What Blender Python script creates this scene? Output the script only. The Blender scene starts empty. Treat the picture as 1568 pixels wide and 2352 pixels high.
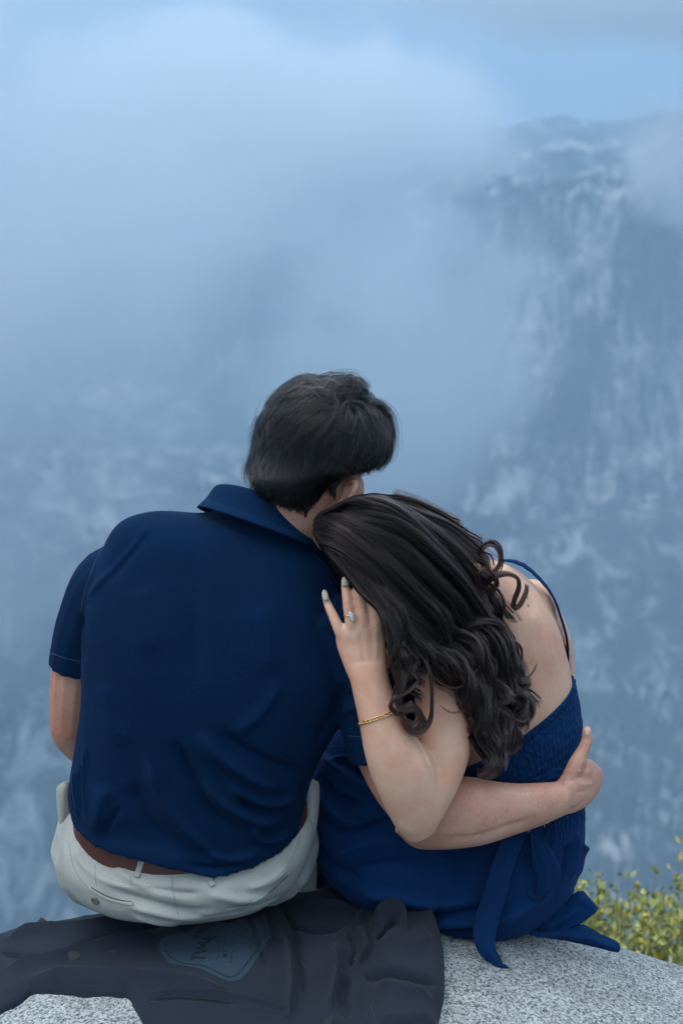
import bpy, bmesh, math, random
import numpy as np
from mathutils import Vector, Matrix
R = math.radians
random.seed(7); rng = np.random.default_rng(7)
scene = bpy.context.scene
C = scene.collection

# ---------------------------------------------------------------- camera
CAM_H, CAM_D, PITCH, LENS = 1.35, 2.85, R(12.0), 60.0
cam_data = bpy.data.cameras.new('camera')
cam_data.sensor_fit = 'VERTICAL'; cam_data.sensor_height = 36.0; cam_data.sensor_width = 24.0
cam_data.lens = LENS; cam_data.clip_start = 0.05; cam_data.clip_end = 40000
cam_data.dof.use_dof = True; cam_data.dof.focus_distance = 2.90; cam_data.dof.aperture_fstop = 4.8
cam = bpy.data.objects.new('camera', cam_data); C.objects.link(cam)
cam.location = (0, -CAM_D, CAM_H); cam.rotation_euler = (R(90) - PITCH, 0, 0)
scene.camera = cam

# ---------------------------------------------------------------- sky and sun
SUN_EL, SUN_AZ = R(58), R(250)      # azimuth clockwise from +Y: soft light from high on the left
world = bpy.data.worlds.new('World'); scene.world = world; world.use_nodes = True
nt = world.node_tree; nt.nodes.clear()
def N(tree, kind, **kw):
    n = tree.nodes.new(kind)
    for k, v in kw.items():
        if k.startswith('i_'):
            key = k[2:]
            n.inputs[int(key) if key.isdigit() else key.replace('_', ' ')].default_value = v
        else: setattr(n, k, v)
    return n
def L(tree, a, b): tree.links.new(a, b)
sky = N(nt, 'ShaderNodeTexSky', sky_type='NISHITA', sun_disc=False, sun_elevation=SUN_EL, sun_rotation=SUN_AZ,
        altitude=2000.0, air_density=1.0, dust_density=0.6, ozone_density=2.0)
tc = N(nt, 'ShaderNodeTexCoord')
mp = N(nt, 'ShaderNodeMapping'); mp.inputs['Scale'].default_value = (1, 1, 3.2); mp.inputs['Location'].default_value = (1.3, 0.4, 0.2)
no = N(nt, 'ShaderNodeTexNoise', i_Scale=2.1, i_Detail=4.0, i_Roughness=0.5)
cr = N(nt, 'ShaderNodeMapRange'); cr.inputs[1].default_value = 0.30; cr.inputs[2].default_value = 0.68
cr.inputs[3].default_value = 0.94; cr.inputs[4].default_value = 1.0
mx = N(nt, 'ShaderNodeMix', data_type='RGBA')
no2 = N(nt, 'ShaderNodeTexNoise', i_Scale=3.0, i_Detail=6.0, i_Roughness=0.5, i_Distortion=0.3); cr2 = N(nt, 'ShaderNodeMapRange', interpolation_type='SMOOTHSTEP')
cr2.inputs[1].default_value = 0.36; cr2.inputs[2].default_value = 0.56
cb = N(nt, 'ShaderNodeMix', data_type='RGBA'); cb.inputs['A'].default_value = (7.4, 9.7, 12.3, 1); cb.inputs['B'].default_value = (10.8, 12.4, 14.0, 1)   # overcast cloud and its brighter breaks, in the sky's own units
mp3 = N(nt, 'ShaderNodeMapping'); mp3.inputs['Scale'].default_value = (1, 1, 2.4); mp3.inputs['Location'].default_value = (0.35, 0.1, 0.6)
L(nt, tc.outputs['Generated'], mp3.inputs['Vector']); L(nt, mp3.outputs[0], no2.inputs['Vector']); L(nt, no2.outputs['Fac'], cr2.inputs[0]); L(nt, cr2.outputs[0], cb.inputs['Factor']); 
# an overcast sky is about three times as bright overhead as at the horizon
sz = N(nt, 'ShaderNodeSeparateXYZ'); L(nt, tc.outputs['Generated'], sz.inputs[0])
oc = N(nt, 'ShaderNodeMapRange'); oc.inputs[1].default_value = 0.0; oc.inputs[2].default_value = 1.0; oc.inputs[3].default_value = 0.25; oc.inputs[4].default_value = 1.0
sc0 = N(nt, 'ShaderNodeVectorMath', operation='SCALE'); L(nt, sz.outputs['Z'], oc.inputs[0]); L(nt, cb.outputs['Result'], sc0.inputs[0]); L(nt, oc.outputs[0], sc0.inputs['Scale']); L(nt, sc0.outputs[0], mx.inputs['B'])
bg = N(nt, 'ShaderNodeBackground', i_Strength=0.12); wo = N(nt, 'ShaderNodeOutputWorld')
L(nt, tc.outputs['Generated'], mp.inputs['Vector']); L(nt, mp.outputs[0], no.inputs['Vector'])
L(nt, no.outputs['Fac'], cr.inputs[0]); L(nt, cr.outputs[0], mx.inputs['Factor'])
L(nt, sky.outputs[0], mx.inputs['A']); L(nt, mx.outputs['Result'], bg.inputs[0]); L(nt, bg.outputs[0], wo.inputs[0])

sun_d = bpy.data.lights.new('sun', 'SUN'); sun_d.energy = 1.3; sun_d.angle = R(38); sun_d.color = (1.0, 0.93, 0.86)
sun = bpy.data.objects.new('sun', sun_d); C.objects.link(sun)
_d = Vector((math.sin(SUN_AZ)*math.cos(SUN_EL), math.cos(SUN_AZ)*math.cos(SUN_EL), math.sin(SUN_EL)))
sun.rotation_euler = _d.to_track_quat('Z', 'Y').to_euler()
vs = scene.view_settings; vs.view_transform = 'Standard'; vs.look = 'None'; vs.gamma = 1; vs.exposure = 0.58
try: vs.use_curve_mapping = False
except Exception: pass
cy = scene.cycles
cy.volume_bounces = 4; cy.max_bounces = 10; cy.diffuse_bounces = 3; cy.transparent_max_bounces = 16
cy.use_denoising = True; cy.volume_max_steps = 96; cy.sample_clamp_indirect = 6.0
scene.cycles.volume_step_rate = 1.0

# ---------------------------------------------------------------- helpers
FPX = 2352 * LENS / 36.0          # focal length in pixels of a 1568 x 2352 picture
CP, SP = math.cos(PITCH), math.sin(PITCH)
def at(px, py, y):
    """the point of the vertical plane Y = y that shows at pixel px, py"""
    u, v = (px - 784) / FPX, (1176 - py) / FPX
    d = np.array([u, CP + v * SP, -SP + v * CP])
    t = (y + CAM_D) / d[1]
    return np.array([0, -CAM_D, CAM_H]) + d * t
def tag(o, label=None, cat=None, group=None, kind=None):
    if label: o['label'] = label
    if cat: o['category'] = cat
    if group: o['group'] = group
    if kind: o['kind'] = kind
    return o
def empty(name, loc=(0, 0, 0)):
    o = bpy.data.objects.new(name, None); C.objects.link(o); o.location = loc; o.empty_display_size = 0.1
    return o
def link_mesh(name, verts, faces, mat, parent=None, smooth=True):
    me = bpy.data.meshes.new(name)
    verts = np.asarray(verts, dtype=float)
    if parent is not None: verts = verts - np.array(parent.matrix_world.translation if parent.parent else parent.location)
    me.from_pydata(verts.tolist(), [], faces if isinstance(faces, list) else faces.tolist())
    me.validate()
    if smooth: me.polygons.foreach_set('use_smooth', [True] * len(me.polygons))
    if mat is not None: me.materials.append(mat)
    o = bpy.data.objects.new(name, me); C.objects.link(o)
    if parent is not None: o.parent = parent
    return o

def _h(ix, iy, iz, seed):
    n = (ix * 374761393 + iy * 668265263 + iz * 2147483647 + seed * 1274126177) & 0xffffffff
    n = ((n ^ (n >> 13)) * 1274126177) & 0xffffffff
    n = (n ^ (n >> 16)) & 0xffffffff
    return n / 4294967295.0
def vn(x, y, z=0.0, seed=0):
    """smooth value noise, -1..1"""
    x, y, z = np.broadcast_arrays(np.asarray(x, float), np.asarray(y, float), np.asarray(z, float))
    ix, iy, iz = np.floor(x).astype(np.int64), np.floor(y).astype(np.int64), np.floor(z).astype(np.int64)
    fx, fy, fz = x - ix, y - iy, z - iz
    fx, fy, fz = [f * f * f * (f * (f * 6 - 15) + 10) for f in (fx, fy, fz)]
    def c(a, b, d): return _h(ix + a, iy + b, iz + d, seed)
    x00 = c(0,0,0)*(1-fx)+c(1,0,0)*fx; x10 = c(0,1,0)*(1-fx)+c(1,1,0)*fx
    x01 = c(0,0,1)*(1-fx)+c(1,0,1)*fx; x11 = c(0,1,1)*(1-fx)+c(1,1,1)*fx
    return ((x00*(1-fy)+x10*fy)*(1-fz) + (x01*(1-fy)+x11*fy)*fz) * 2 - 1
def fbm(x, y, z=0.0, seed=0, octv=4, gain=0.5):
    s, a, f = 0, 1.0, 1.0
    for k in range(octv):
        s = s + a * vn(np.asarray(x)*f, np.asarray(y)*f, np.asarray(z)*f, seed + k); a *= gain; f *= 2.03
    return s
def sm(a, b, x):
    t = np.clip((x - a) / (b - a), 0, 1); return t * t * (3 - 2 * t)
def gridmesh(name, P, mat, parent=None, closed_u=False, smooth=True):
    """P: (n, m, 3) array of points -> quads"""
    n, m = P.shape[:2]
    idx = np.arange(n * m).reshape(n, m)
    if closed_u: idx = np.concatenate([idx, idx[:, :1]], 1)
    f = np.stack([idx[:-1, :-1], idx[:-1, 1:], idx[1:, 1:], idx[1:, :-1]], -1).reshape(-1, 4)
    return link_mesh(name, P.reshape(-1, 3), f, mat, parent, smooth)
def material(name, color=(0.5, 0.5, 0.5), rough=0.7, metallic=0.0, spec=0.5, sheen=0.0, sss=0.0):
    m = bpy.data.materials.new(name); m.use_nodes = True
    b = m.node_tree.nodes['Principled BSDF']
    b.inputs['Base Color'].default_value = (*color, 1); b.inputs['Roughness'].default_value = rough
    b.inputs['Metallic'].default_value = metallic; b.inputs['Specular IOR Level'].default_value = spec
    b.inputs['Sheen Weight'].default_value = sheen
    b.inputs['Subsurface Weight'].default_value = sss
    return m
# ================================================================ modelling tools for bodies and cloth
from mathutils.bvhtree import BVHTree
def proj(P):
    P = np.asarray(P, float); q = P - np.array([0, -CAM_D, CAM_H])
    f = q[..., 1] * CP - q[..., 2] * SP; up = q[..., 1] * SP + q[..., 2] * CP
    return 784 + FPX * q[..., 0] / f, 1176 - FPX * up / f
def interp_rows(A, n):
    """Catmull-Rom through the rows of A"""
    A = np.asarray(A, float); k = len(A)
    if k == 2: t = np.linspace(0, 1, n)[:, None]; return A[0] * (1 - t) + A[1] * t
    B = np.concatenate([2 * A[:1] - A[1:2], A, 2 * A[-1:] - A[-2:-1]])
    t = np.linspace(0, k - 1 - 1e-9, n); i = t.astype(int); u = (t - i)[:, None]
    p0, p1, p2, p3 = B[i], B[i + 1], B[i + 2], B[i + 3]
    return 0.5 * ((2 * p1) + (-p0 + p2) * u + (2 * p0 - 5 * p1 + 4 * p2 - p3) * u**2 + (-p0 + 3 * p1 - 3 * p2 + p3) * u**3)
def ring_faces(n, m, cap=True):
    idx = np.arange(n * m).reshape(n, m); nx = np.roll(idx, -1, 1)
    f = np.stack([idx[:-1], nx[:-1], nx[1:], idx[1:]], -1).reshape(-1, 4).tolist()
    if cap: f.append(idx[0].tolist()[::-1]); f.append(idx[-1].tolist())
    return f
def loft(rows, m=56, sub=8, cap=True, raw=False):
    """rows of (left px, left py, right px, right py, y, half depth[, drop[, exponent]]): oval sections spanning two outline points"""
    rr = [tuple(r) + (0.0,) * (7 - len(r)) + (2.2,) * (8 - max(7, len(r))) if len(r) < 8 else tuple(r) for r in rows]
    D = []
    for r in rr:
        l, rt = at(r[0], r[1], r[4]), at(r[2], r[3], r[4])
        D.append(np.r_[l, rt, r[5], r[6], r[7]])
    D = interp_rows(D, (len(D) - 1) * sub + 1)
    Cc, A = (D[:, :3] + D[:, 3:6]) / 2, (D[:, 3:6] - D[:, :3]) / 2
    T = np.gradient(Cc, axis=0)
    B = np.cross(T, A); nb = np.linalg.norm(B, axis=1, keepdims=True); B = B / np.maximum(nb, 1e-9)
    B[B[:, 1] > 0] *= -1                                  # towards the viewer's side of the body
    B = B * D[:, 6:7]; B[:, 2] -= D[:, 7]
    th = np.linspace(0, 2 * math.pi, m, endpoint=False); e = D[:, 8:9]
    c = np.sign(np.cos(th)) * np.abs(np.cos(th)) ** (2 / e); s = np.sign(np.sin(th)) * np.abs(np.sin(th)) ** (2 / e)
    P = Cc[:, None] + A[:, None] * c[..., None] + B[:, None] * s[..., None]
    if raw: return P
    return P.reshape(-1, 3), ring_faces(*P.shape[:2], cap)
def tube(pts, rad, m=14, sub=5, flat=1.0, cap=True, world=False, up=(0, -1, 0)):
    """pts (px, py, y) or world points; round limb with end domes"""
    W = np.array([p if world else at(*p) for p in pts], float)
    rad = np.broadcast_to(np.asarray(rad, float), (len(W),))
    D = interp_rows(np.c_[W, rad], (len(W) - 1) * sub + 1)
    P, r = D[:, :3], np.maximum(D[:, 3], 1e-4)
    T = np.gradient(P, axis=0); T /= np.maximum(np.linalg.norm(T, axis=1, keepdims=True), 1e-9)
    if cap:
        for end in (0, -1):
            sg = -1 if end == 0 else 1
            ex = [(P[end] + sg * T[end] * r[end] * math.sin(a), r[end] * math.cos(a)) for a in (0.5, 1.0, 1.4)]
            if end == 0: ex = ex[::-1]
            E = np.array([e[0] for e in ex]); er = np.array([e[1] for e in ex]); TT = np.repeat(T[end][None], 3, 0)
            if end == 0: P, r, T = np.r_[E, P], np.r_[er, r], np.r_[TT, T]
            else: P, r, T = np.r_[P, E], np.r_[r, er], np.r_[T, TT]
    n0 = np.array(up, float); Nn = []
    for t in T:
        n0 = n0 - t * n0.dot(t); n0 /= max(np.linalg.norm(n0), 1e-9); Nn.append(n0)
    Nn = np.array(Nn); Bn = np.cross(T, Nn)
    th = np.linspace(0, 2 * math.pi, m, endpoint=False)
    Q = P[:, None] + r[:, None, None] * (Bn[:, None] * np.cos(th)[None, :, None] + Nn[:, None] * np.sin(th)[None, :, None] * flat)
    return Q.reshape(-1, 3), ring_faces(*Q.shape[:2], True)
def ball(center, radii, M=None, n=20, m=24):
    th = np.linspace(0.02, math.pi - 0.02, n)[:, None]; ph = np.linspace(0, 2 * math.pi, m, endpoint=False)[None]
    P = np.stack([np.sin(th) * np.cos(ph), np.sin(th) * np.sin(ph), np.cos(th) + 0 * ph], -1) * np.array(radii)
    P = P.reshape(-1, 3)
    if M is not None: P = P @ np.array(M).T
    return P + np.array(center), ring_faces(n, m)
def join(parts):
    V, F, b = [], [], 0
    for v, f in parts:
        V.append(np.asarray(v, float)); F += [tuple(i + b for i in q) for q in f]; b += len(v)
    return np.concatenate(V), F
def relax(V, E, it, lam=0.5, mu=-0.52):
    n = len(V); deg = np.bincount(E.ravel(), minlength=n)[:, None].astype(float); deg[deg == 0] = 1
    for k in range(it * 2):
        S = np.stack([np.bincount(E[:, 0], V[E[:, 1], i], n) + np.bincount(E[:, 1], V[E[:, 0], i], n) for i in range(3)], 1) / deg
        V = V + (lam if k % 2 == 0 else mu) * (S - V)
    return V
def mesh_arrays(me):
    n = len(me.vertices); V = np.empty(n * 3); me.vertices.foreach_get('co', V)
    E = np.empty(len(me.edges) * 2, dtype=np.int64); me.edges.foreach_get('vertices', E)
    Nn = np.empty(n * 3); me.vertices.foreach_get('normal', Nn)
    return V.reshape(-1, 3), E.reshape(-1, 2), Nn.reshape(-1, 3)
def fuse(name, parts, voxel, mat, parent=None, it=6, shrink=0, disp=None):
    """weld overlapping limbs into ONE continuous skin, smooth it, then push folds and muscles in"""
    V, F = join(parts)
    tmp = link_mesh('tmp_' + name, V, F, None)
    bm = bmesh.new(); bm.from_mesh(tmp.data); bmesh.ops.recalc_face_normals(bm, faces=bm.faces); bm.to_mesh(tmp.data); bm.free()
    md = tmp.modifiers.new('r', 'REMESH'); md.mode = 'VOXEL'; md.voxel_size = voxel; md.use_smooth_shade = True
    dg = bpy.context.evaluated_depsgraph_get(); me = bpy.data.meshes.new_from_object(tmp.evaluated_get(dg))
    bpy.data.objects.remove(tmp)
    me.name = name
    V, E, _ = mesh_arrays(me)
    if shrink: V = relax(V, E, shrink, 0.5, 0.0)
    V = relax(V, E, it)
    me.vertices.foreach_set('co', V.ravel()); me.update()
    if disp is not None:
        V, E, Nn = mesh_arrays(me); V = disp(V, Nn); me.vertices.foreach_set('co', V.ravel()); me.update()
    if parent is not None:
        V, E, Nn = mesh_arrays(me); me.vertices.foreach_set('co', (V - np.array(parent.location)).ravel()); me.update()
    me.polygons.foreach_set('use_smooth', [True] * len(me.polygons))
    me.materials.clear(); me.materials.append(mat)
    o = bpy.data.objects.new(name, me); C.objects.link(o)
    if parent is not None: o.parent = parent
    return o
def seg_dist(px, py, pts):
    """distance to a polyline and position along it 0..1"""
    pts = np.asarray(pts, float); best = np.full(px.shape, 1e9); tt = np.zeros(px.shape); side = np.zeros(px.shape)
    Ls = np.hypot(*np.diff(pts, axis=0).T); tot = Ls.sum(); acc = 0
    for a, b, l in zip(pts[:-1], pts[1:], Ls):
        dx, dy = (b - a) / max(l, 1e-9); s = np.clip((px - a[0]) * dx + (py - a[1]) * dy, 0, l)
        qx, qy = px - a[0] - s * dx, py - a[1] - s * dy; d = np.hypot(qx, qy)
        m = d < best; best = np.where(m, d, best); tt = np.where(m, (acc + s) / tot, tt); side = np.where(m, qx * -dy + qy * dx, side); acc += l
    return best, tt, side
def spline2(pts, n=24): return interp_rows(np.asarray(pts, float), n)
def folds(V, Nn, lines, face=-0.05):
    """raise (or sink) soft ridges along lines traced over the cloth, on the side that faces the viewer"""
    px, py = proj(V); view = V - np.array([0, -CAM_D, CAM_H]); view /= np.linalg.norm(view, axis=1, keepdims=True)
    fac = sm(0.0, 0.25, -(view * Nn).sum(1)); h = np.zeros(len(V))
    for pts, w, amp in lines:
        P = spline2(pts, 20) if len(pts) > 2 else np.asarray(pts, float)
        lo, hi = P.min(0) - 4 * w, P.max(0) + 4 * w
        m = (px > lo[0]) & (px < hi[0]) & (py > lo[1]) & (py < hi[1])
        if not m.any(): continue
        d, t, sd = seg_dist(px[m], py[m], P)
        tp = sm(0, 0.22, t) * sm(1.0, 0.72, t)
        # a sharp side and a soft side, as cloth folds have
        ww = np.where(sd > 0, w, w * 0.55)
        h[m] += amp * tp * np.exp(-(d / ww) ** 1.6)
    return V + Nn * (h * fac)[:, None]
def bvh_of(*objs):
    V, F, b = [], [], 0
    for o in objs:
        me = o.data; v, _, _ = mesh_arrays(me)
        off = np.array(o.location) + (np.array(o.parent.location) if o.parent else 0)
        V += (v + off).tolist(); F += [tuple(i + b for i in p.vertices) for p in me.polygons]; b = len(V)
    return BVHTree.FromPolygons(V, F)
CAMV = Vector((0, -CAM_D, CAM_H))
def hit(bvh, px, py, lift=0.0):
    d = Vector(at(px, py, 0.0)) - CAMV; d.normalize()
    loc, n, i, dist = bvh.ray_cast(CAMV, d)
    if loc is None: return None, None
    if n.dot(d) > 0: n = -n
    return np.array(loc + n * lift), np.array(n)
def strip_on(name, bvh, pts, width, thick, mat, parent, n=40, lift=0.0, taper=False, rnd=False):
    """a band of cloth or a seam laid on a surface along a traced line; real thickness"""
    P = spline2(pts, n) if len(pts) > 2 else interp_rows(pts, n)
    H = [(hit(bvh, *p)) for p in P]; H = [h for h in H if h[0] is not None]
    if len(H) < 2: return None
    Q = np.array([h[0] for h in H]); Nn = np.array([h[1] for h in H])
    for _ in range(2): Nn[1:-1] = (Nn[:-2] + Nn[1:-1] + Nn[2:]) / 3
    Nn /= np.linalg.norm(Nn, axis=1, keepdims=True)
    T = np.gradient(Q, axis=0); T /= np.linalg.norm(T, axis=1, keepdims=True); B = np.cross(T, Nn)
    w = np.full(len(Q), width / 2)
    if taper: w *= np.clip(np.minimum(np.linspace(0, 6, len(Q)), np.linspace(6, 0, len(Q))), 0.15, 1)
    prof = [(-1, -.3), (-1, .55), (-.8, 1), (.8, 1), (1, .55), (1, -.3)] if not rnd else [(math.cos(a), math.sin(a)) for a in np.linspace(math.pi, 0, 6)]
    R_ = np.stack([Q + B * (w * a)[:, None] + Nn * (thick * b + lift) for a, b in prof], 1)
    f = ring_faces(*R_.shape[:2])
    return link_mesh(name, R_.reshape(-1, 3), f, mat, parent)

# ---------------------------------------------------------------- cloth and skin materials
def knit(name, color, scale, bump, rough=0.85, sheen=0.25, dirn=(1, 1, 1), vary=0.25, sheen_col=None):
    m = material(name, color, rough, sheen=sheen, spec=0.10); t = m.node_tree; b = t.nodes['Principled BSDF']
    if sheen_col: b.inputs['Sheen Tint'].default_value = (*sheen_col, 1)
    tc = N(t, 'ShaderNodeTexCoord'); mp = N(t, 'ShaderNodeMapping'); mp.inputs['Scale'].default_value = dirn
    L(t, tc.outputs['Object'], mp.inputs['Vector'])
    n = N(t, 'ShaderNodeTexNoise', i_Scale=scale, i_Detail=2.0, i_Roughness=0.6); L(t, mp.outputs[0], n.inputs['Vector'])
    n2 = N(t, 'ShaderNodeTexNoise', i_Scale=9.0, i_Detail=4.0); L(t, tc.outputs['Object'], n2.inputs['Vector'])
    mr = N(t, 'ShaderNodeMapRange'); mr.inputs[1].default_value = .3; mr.inputs[2].default_value = .7; mr.inputs[3].default_value = 1 - vary; mr.inputs[4].default_value = 1 + vary
    L(t, n.outputs[0], mr.inputs[0])
    mr2 = N(t, 'ShaderNodeMapRange'); mr2.inputs[1].default_value = .3; mr2.inputs[2].default_value = .7; mr2.inputs[3].default_value = .88; mr2.inputs[4].default_value = 1.12
    L(t, n2.outputs[0], mr2.inputs[0])
    mu = N(t, 'ShaderNodeMath', operation='MULTIPLY'); L(t, mr.outputs[0], mu.inputs[0]); L(t, mr2.outputs[0], mu.inputs[1])
    mx = N(t, 'ShaderNodeVectorMath', operation='SCALE'); mx.inputs[0].default_value = color; L(t, mu.outputs[0], mx.inputs['Scale'])
    L(t, mx.outputs[0], b.inputs['Base Color'])
    bp = N(t, 'ShaderNodeBump', i_Strength=bump, i_Distance=0.0015); L(t, n.outputs[0], bp.inputs['Height']); L(t, bp.outputs[0], b.inputs['Normal'])
    return m
def skin(name, base, red, freck=0.0):
    m = material(name, base, 0.5, spec=0.35, sss=0.12); t = m.node_tree; b = t.nodes['Principled BSDF']
    b.inputs['Subsurface Radius'].default_value = (0.012, 0.005, 0.003); b.inputs['Subsurface Scale'].default_value = 0.6
    tc = N(t, 'ShaderNodeTexCoord'); n = N(t, 'ShaderNodeTexNoise', i_Scale=11.0, i_Detail=6.0, i_Roughness=0.65); L(t, tc.outputs['Object'], n.inputs['Vector'])
    mx = N(t, 'ShaderNodeMix', data_type='RGBA'); mx.inputs['A'].default_value = (*base, 1); mx.inputs['B'].default_value = (*red, 1)
    mr = N(t, 'ShaderNodeMapRange'); mr.inputs[1].default_value = .38; mr.inputs[2].default_value = .66; L(t, n.outputs[0], mr.inputs[0]); L(t, mr.outputs[0], mx.inputs['Factor'])
    v = N(t, 'ShaderNodeTexNoise', i_Scale=230.0, i_Detail=2.0); L(t, tc.outputs['Object'], v.inputs['Vector'])
    fr = N(t, 'ShaderNodeMapRange'); fr.inputs[1].default_value = .60; fr.inputs[2].default_value = .72; fr.inputs[3].default_value = 0; fr.inputs[4].default_value = freck
    L(t, v.outputs[0], fr.inputs[0])
    m2 = N(t, 'ShaderNodeMix', data_type='RGBA'); m2.inputs['B'].default_value = (base[0] * .45, base[1] * .33, base[2] * .28, 1)
    L(t, fr.outputs[0], m2.inputs['Factor']); L(t, mx.outputs['Result'], m2.inputs['A']); L(t, m2.outputs['Result'], b.inputs['Base Color'])
    f = N(t, 'ShaderNodeTexNoise', i_Scale=420.0, i_Detail=3.0); L(t, tc.outputs['Object'], f.inputs['Vector'])
    bp = N(t, 'ShaderNodeBump', i_Strength=0.22, i_Distance=0.0012); L(t, f.outputs[0], bp.inputs['Height']); L(t, bp.outputs[0], b.inputs['Normal'])
    return m
def hair_mat(name, col, rough=0.32):
    m = bpy.data.materials.new(name); m.use_nodes = True; t = m.node_tree; t.nodes.clear()
    h = N(t, 'ShaderNodeBsdfHairPrincipled'); h.parametrization = 'COLOR'; h.model = 'CHIANG'
    h.inputs['Color'].default_value = (*col, 1); h.inputs['Roughness'].default_value = rough; h.inputs['Radial Roughness'].default_value = 0.45
    try: h.inputs['Random Roughness'].default_value = 0.3; h.inputs['Random Color'].default_value = 0.35
    except Exception: pass
    o = N(t, 'ShaderNodeOutputMaterial'); L(t, h.outputs[0], o.inputs['Surface']); return m
def strands(name, curves, mat, parent, r0=0.00006, r1=0.00003):
    """curves: list of (k, 3) arrays -> one hair curves object"""
    hc = bpy.data.hair_curves.new(name); hc.add_curves([len(c) for c in curves])
    P = np.concatenate(curves).astype(np.float32)
    if parent is not None: P = P - np.array(parent.location, dtype=np.float32)
    hc.attributes['position'].data.foreach_set('vector', P.ravel()) if 'position' in hc.attributes else hc.points.foreach_set('position', P.ravel())
    rad = np.concatenate([np.linspace(r0, r1, len(c)) for c in curves]).astype(np.float32)
    a = hc.attributes.get('radius') or hc.attributes.new('radius', 'FLOAT', 'POINT')
    a.data.foreach_set('value', rad)
    hc.materials.append(mat)
    o = bpy.data.objects.new(name, hc); C.objects.link(o)
    if parent is not None: o.parent = parent
    return o
# ================================================================ the valley
def ramp(tree, fac, stops):
    r = N(tree, 'ShaderNodeValToRGB'); e = r.color_ramp.elements
    while len(e) < len(stops): e.new(0.5)
    for i, (p, c) in enumerate(stops): e[i].position = p; e[i].color = (*c, 1)
    L(tree, fac, r.inputs[0]); return r.outputs[0]
def mat_cliff():
    m = material('granite_cliff', rough=0.9); t = m.node_tree; b = t.nodes['Principled BSDF']
    tc = N(t, 'ShaderNodeNewGeometry')
    mp = N(t, 'ShaderNodeMapping'); mp.inputs['Scale'].default_value = (0.046, 0.016, 0.0085)
    L(t, tc.outputs['Position'], mp.inputs['Vector'])
    n1 = N(t, 'ShaderNodeTexNoise', i_Scale=1.0, i_Detail=9.0, i_Roughness=0.70, i_Distortion=0.8); L(t, mp.outputs[0], n1.inputs['Vector'])
    mp2 = N(t, 'ShaderNodeMapping'); mp2.inputs['Scale'].default_value = (0.0062, 0.005, 0.0040)
    L(t, tc.outputs['Position'], mp2.inputs['Vector'])
    n2 = N(t, 'ShaderNodeTexNoise', i_Scale=1.0, i_Detail=5.0, i_Roughness=0.6, i_Distortion=0.4); L(t, mp2.outputs[0], n2.inputs['Vector'])
    a = N(t, 'ShaderNodeMath', operation='MULTIPLY'); a.inputs[1].default_value = 0.48; L(t, n1.outputs[0], a.inputs[0])
    a2 = N(t, 'ShaderNodeMath', operation='MULTIPLY_ADD'); a2.inputs[1].default_value = 0.52; L(t, n2.outputs[0], a2.inputs[0]); L(t, a.outputs[0], a2.inputs[2])
    col = ramp(t, a2.outputs[0], [(0.43, (0.004, 0.007, 0.012)), (0.495, (0.025, 0.032, 0.04)), (0.53, (0.14, 0.15, 0.155)), (0.58, (0.40, 0.40, 0.38))])
    L(t, col, b.inputs['Base Color']); return m
def mat_slope():
    m = material('forest_and_slabs', rough=0.95); t = m.node_tree; b = t.nodes['Principled BSDF']
    g = N(t, 'ShaderNodeNewGeometry')
    mp = N(t, 'ShaderNodeMapping'); mp.inputs['Rotation'].default_value = (0, 0, R(32)); mp.inputs['Scale'].default_value = (0.016, 0.0065, 0.010)
    L(t, g.outputs['Position'], mp.inputs['Vector'])
    n1 = N(t, 'ShaderNodeTexNoise', i_Scale=1.0, i_Detail=9.0, i_Roughness=0.68, i_Distortion=0.7); L(t, mp.outputs[0], n1.inputs['Vector'])
    n3 = N(t, 'ShaderNodeTexNoise', i_Scale=0.0022, i_Detail=3.0, i_Roughness=0.5); L(t, g.outputs['Position'], n3.inputs['Vector'])
    mb = N(t, 'ShaderNodeMath', operation='MULTIPLY_ADD'); mb.inputs[1].default_value = 0.42; mb.inputs[2].default_value = -0.21; L(t, n3.outputs[0], mb.inputs[0])
    ms = N(t, 'ShaderNodeMath', operation='ADD'); L(t, n1.outputs[0], ms.inputs[0]); L(t, mb.outputs[0], ms.inputs[1])
    col = ramp(t, ms.outputs[0], [(0.43, (0.010, 0.016, 0.018)), (0.515, (0.03, 0.042, 0.04)), (0.57, (0.17, 0.18, 0.17)), (0.68, (0.42, 0.42, 0.40))])
    L(t, col, b.inputs['Base Color']); return m
M_CLIFF, M_SLOPE = mat_cliff(), mat_slope()
M_FOREST = material('conifer_green', (0.018, 0.030, 0.026), 0.95)

def terrain_z(x, y):
    """the valley floor far below, rising to the foot of the cliff"""
    z = -1450 + 0 * x
    z = z + 1450 * (1 - sm(0.0, 1900, y)) * 0.55 * 0
    back = sm(1500, 4100, y)
    z = z + back * 630
    z = z + fbm(x / 700, y / 700, 0, 3, 5) * 90 * sm(900, 2400, y)
    # a spur of slabs running down from the right into the valley
    d = (x - 760) * 0.55 + (y - 2600) * -0.35
    z = z + 240 * np.exp(-(d / 330) ** 2) * sm(700, 2000, y) * sm(4300, 2500, y)
    d2 = (x + 420) * 0.8 + (y - 2300) * 0.3
    z = z + 190 * np.exp(-(d2 / 260) ** 2) * sm(700, 1900, y)
    # near side: the mountain we sit on drops away
    drop = -3.0 - 0.95 * np.clip(y - 8, 0, None) - 0.02 * x * 0
    r = np.sqrt(x * x + (y - 0) ** 2)
    near = -3.0 - 1.05 * np.clip(y - 6, 0, None) + fbm(x / 60, y / 60, 0, 9, 4) * np.clip(y / 20, 0, 30)
    near = np.where(y < 6, -3.0 + fbm(x / 3, y / 3, 0, 5, 3) * 0.15, near)
    return np.maximum(np.minimum(near, 0), z)
ys = np.concatenate([[-8000, -3000, -800, -200, -40], np.linspace(-10, 12, 23), np.geomspace(14, 900, 50), np.linspace(930, 4500, 150), np.geomspace(4700, 16000, 20)])
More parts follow.
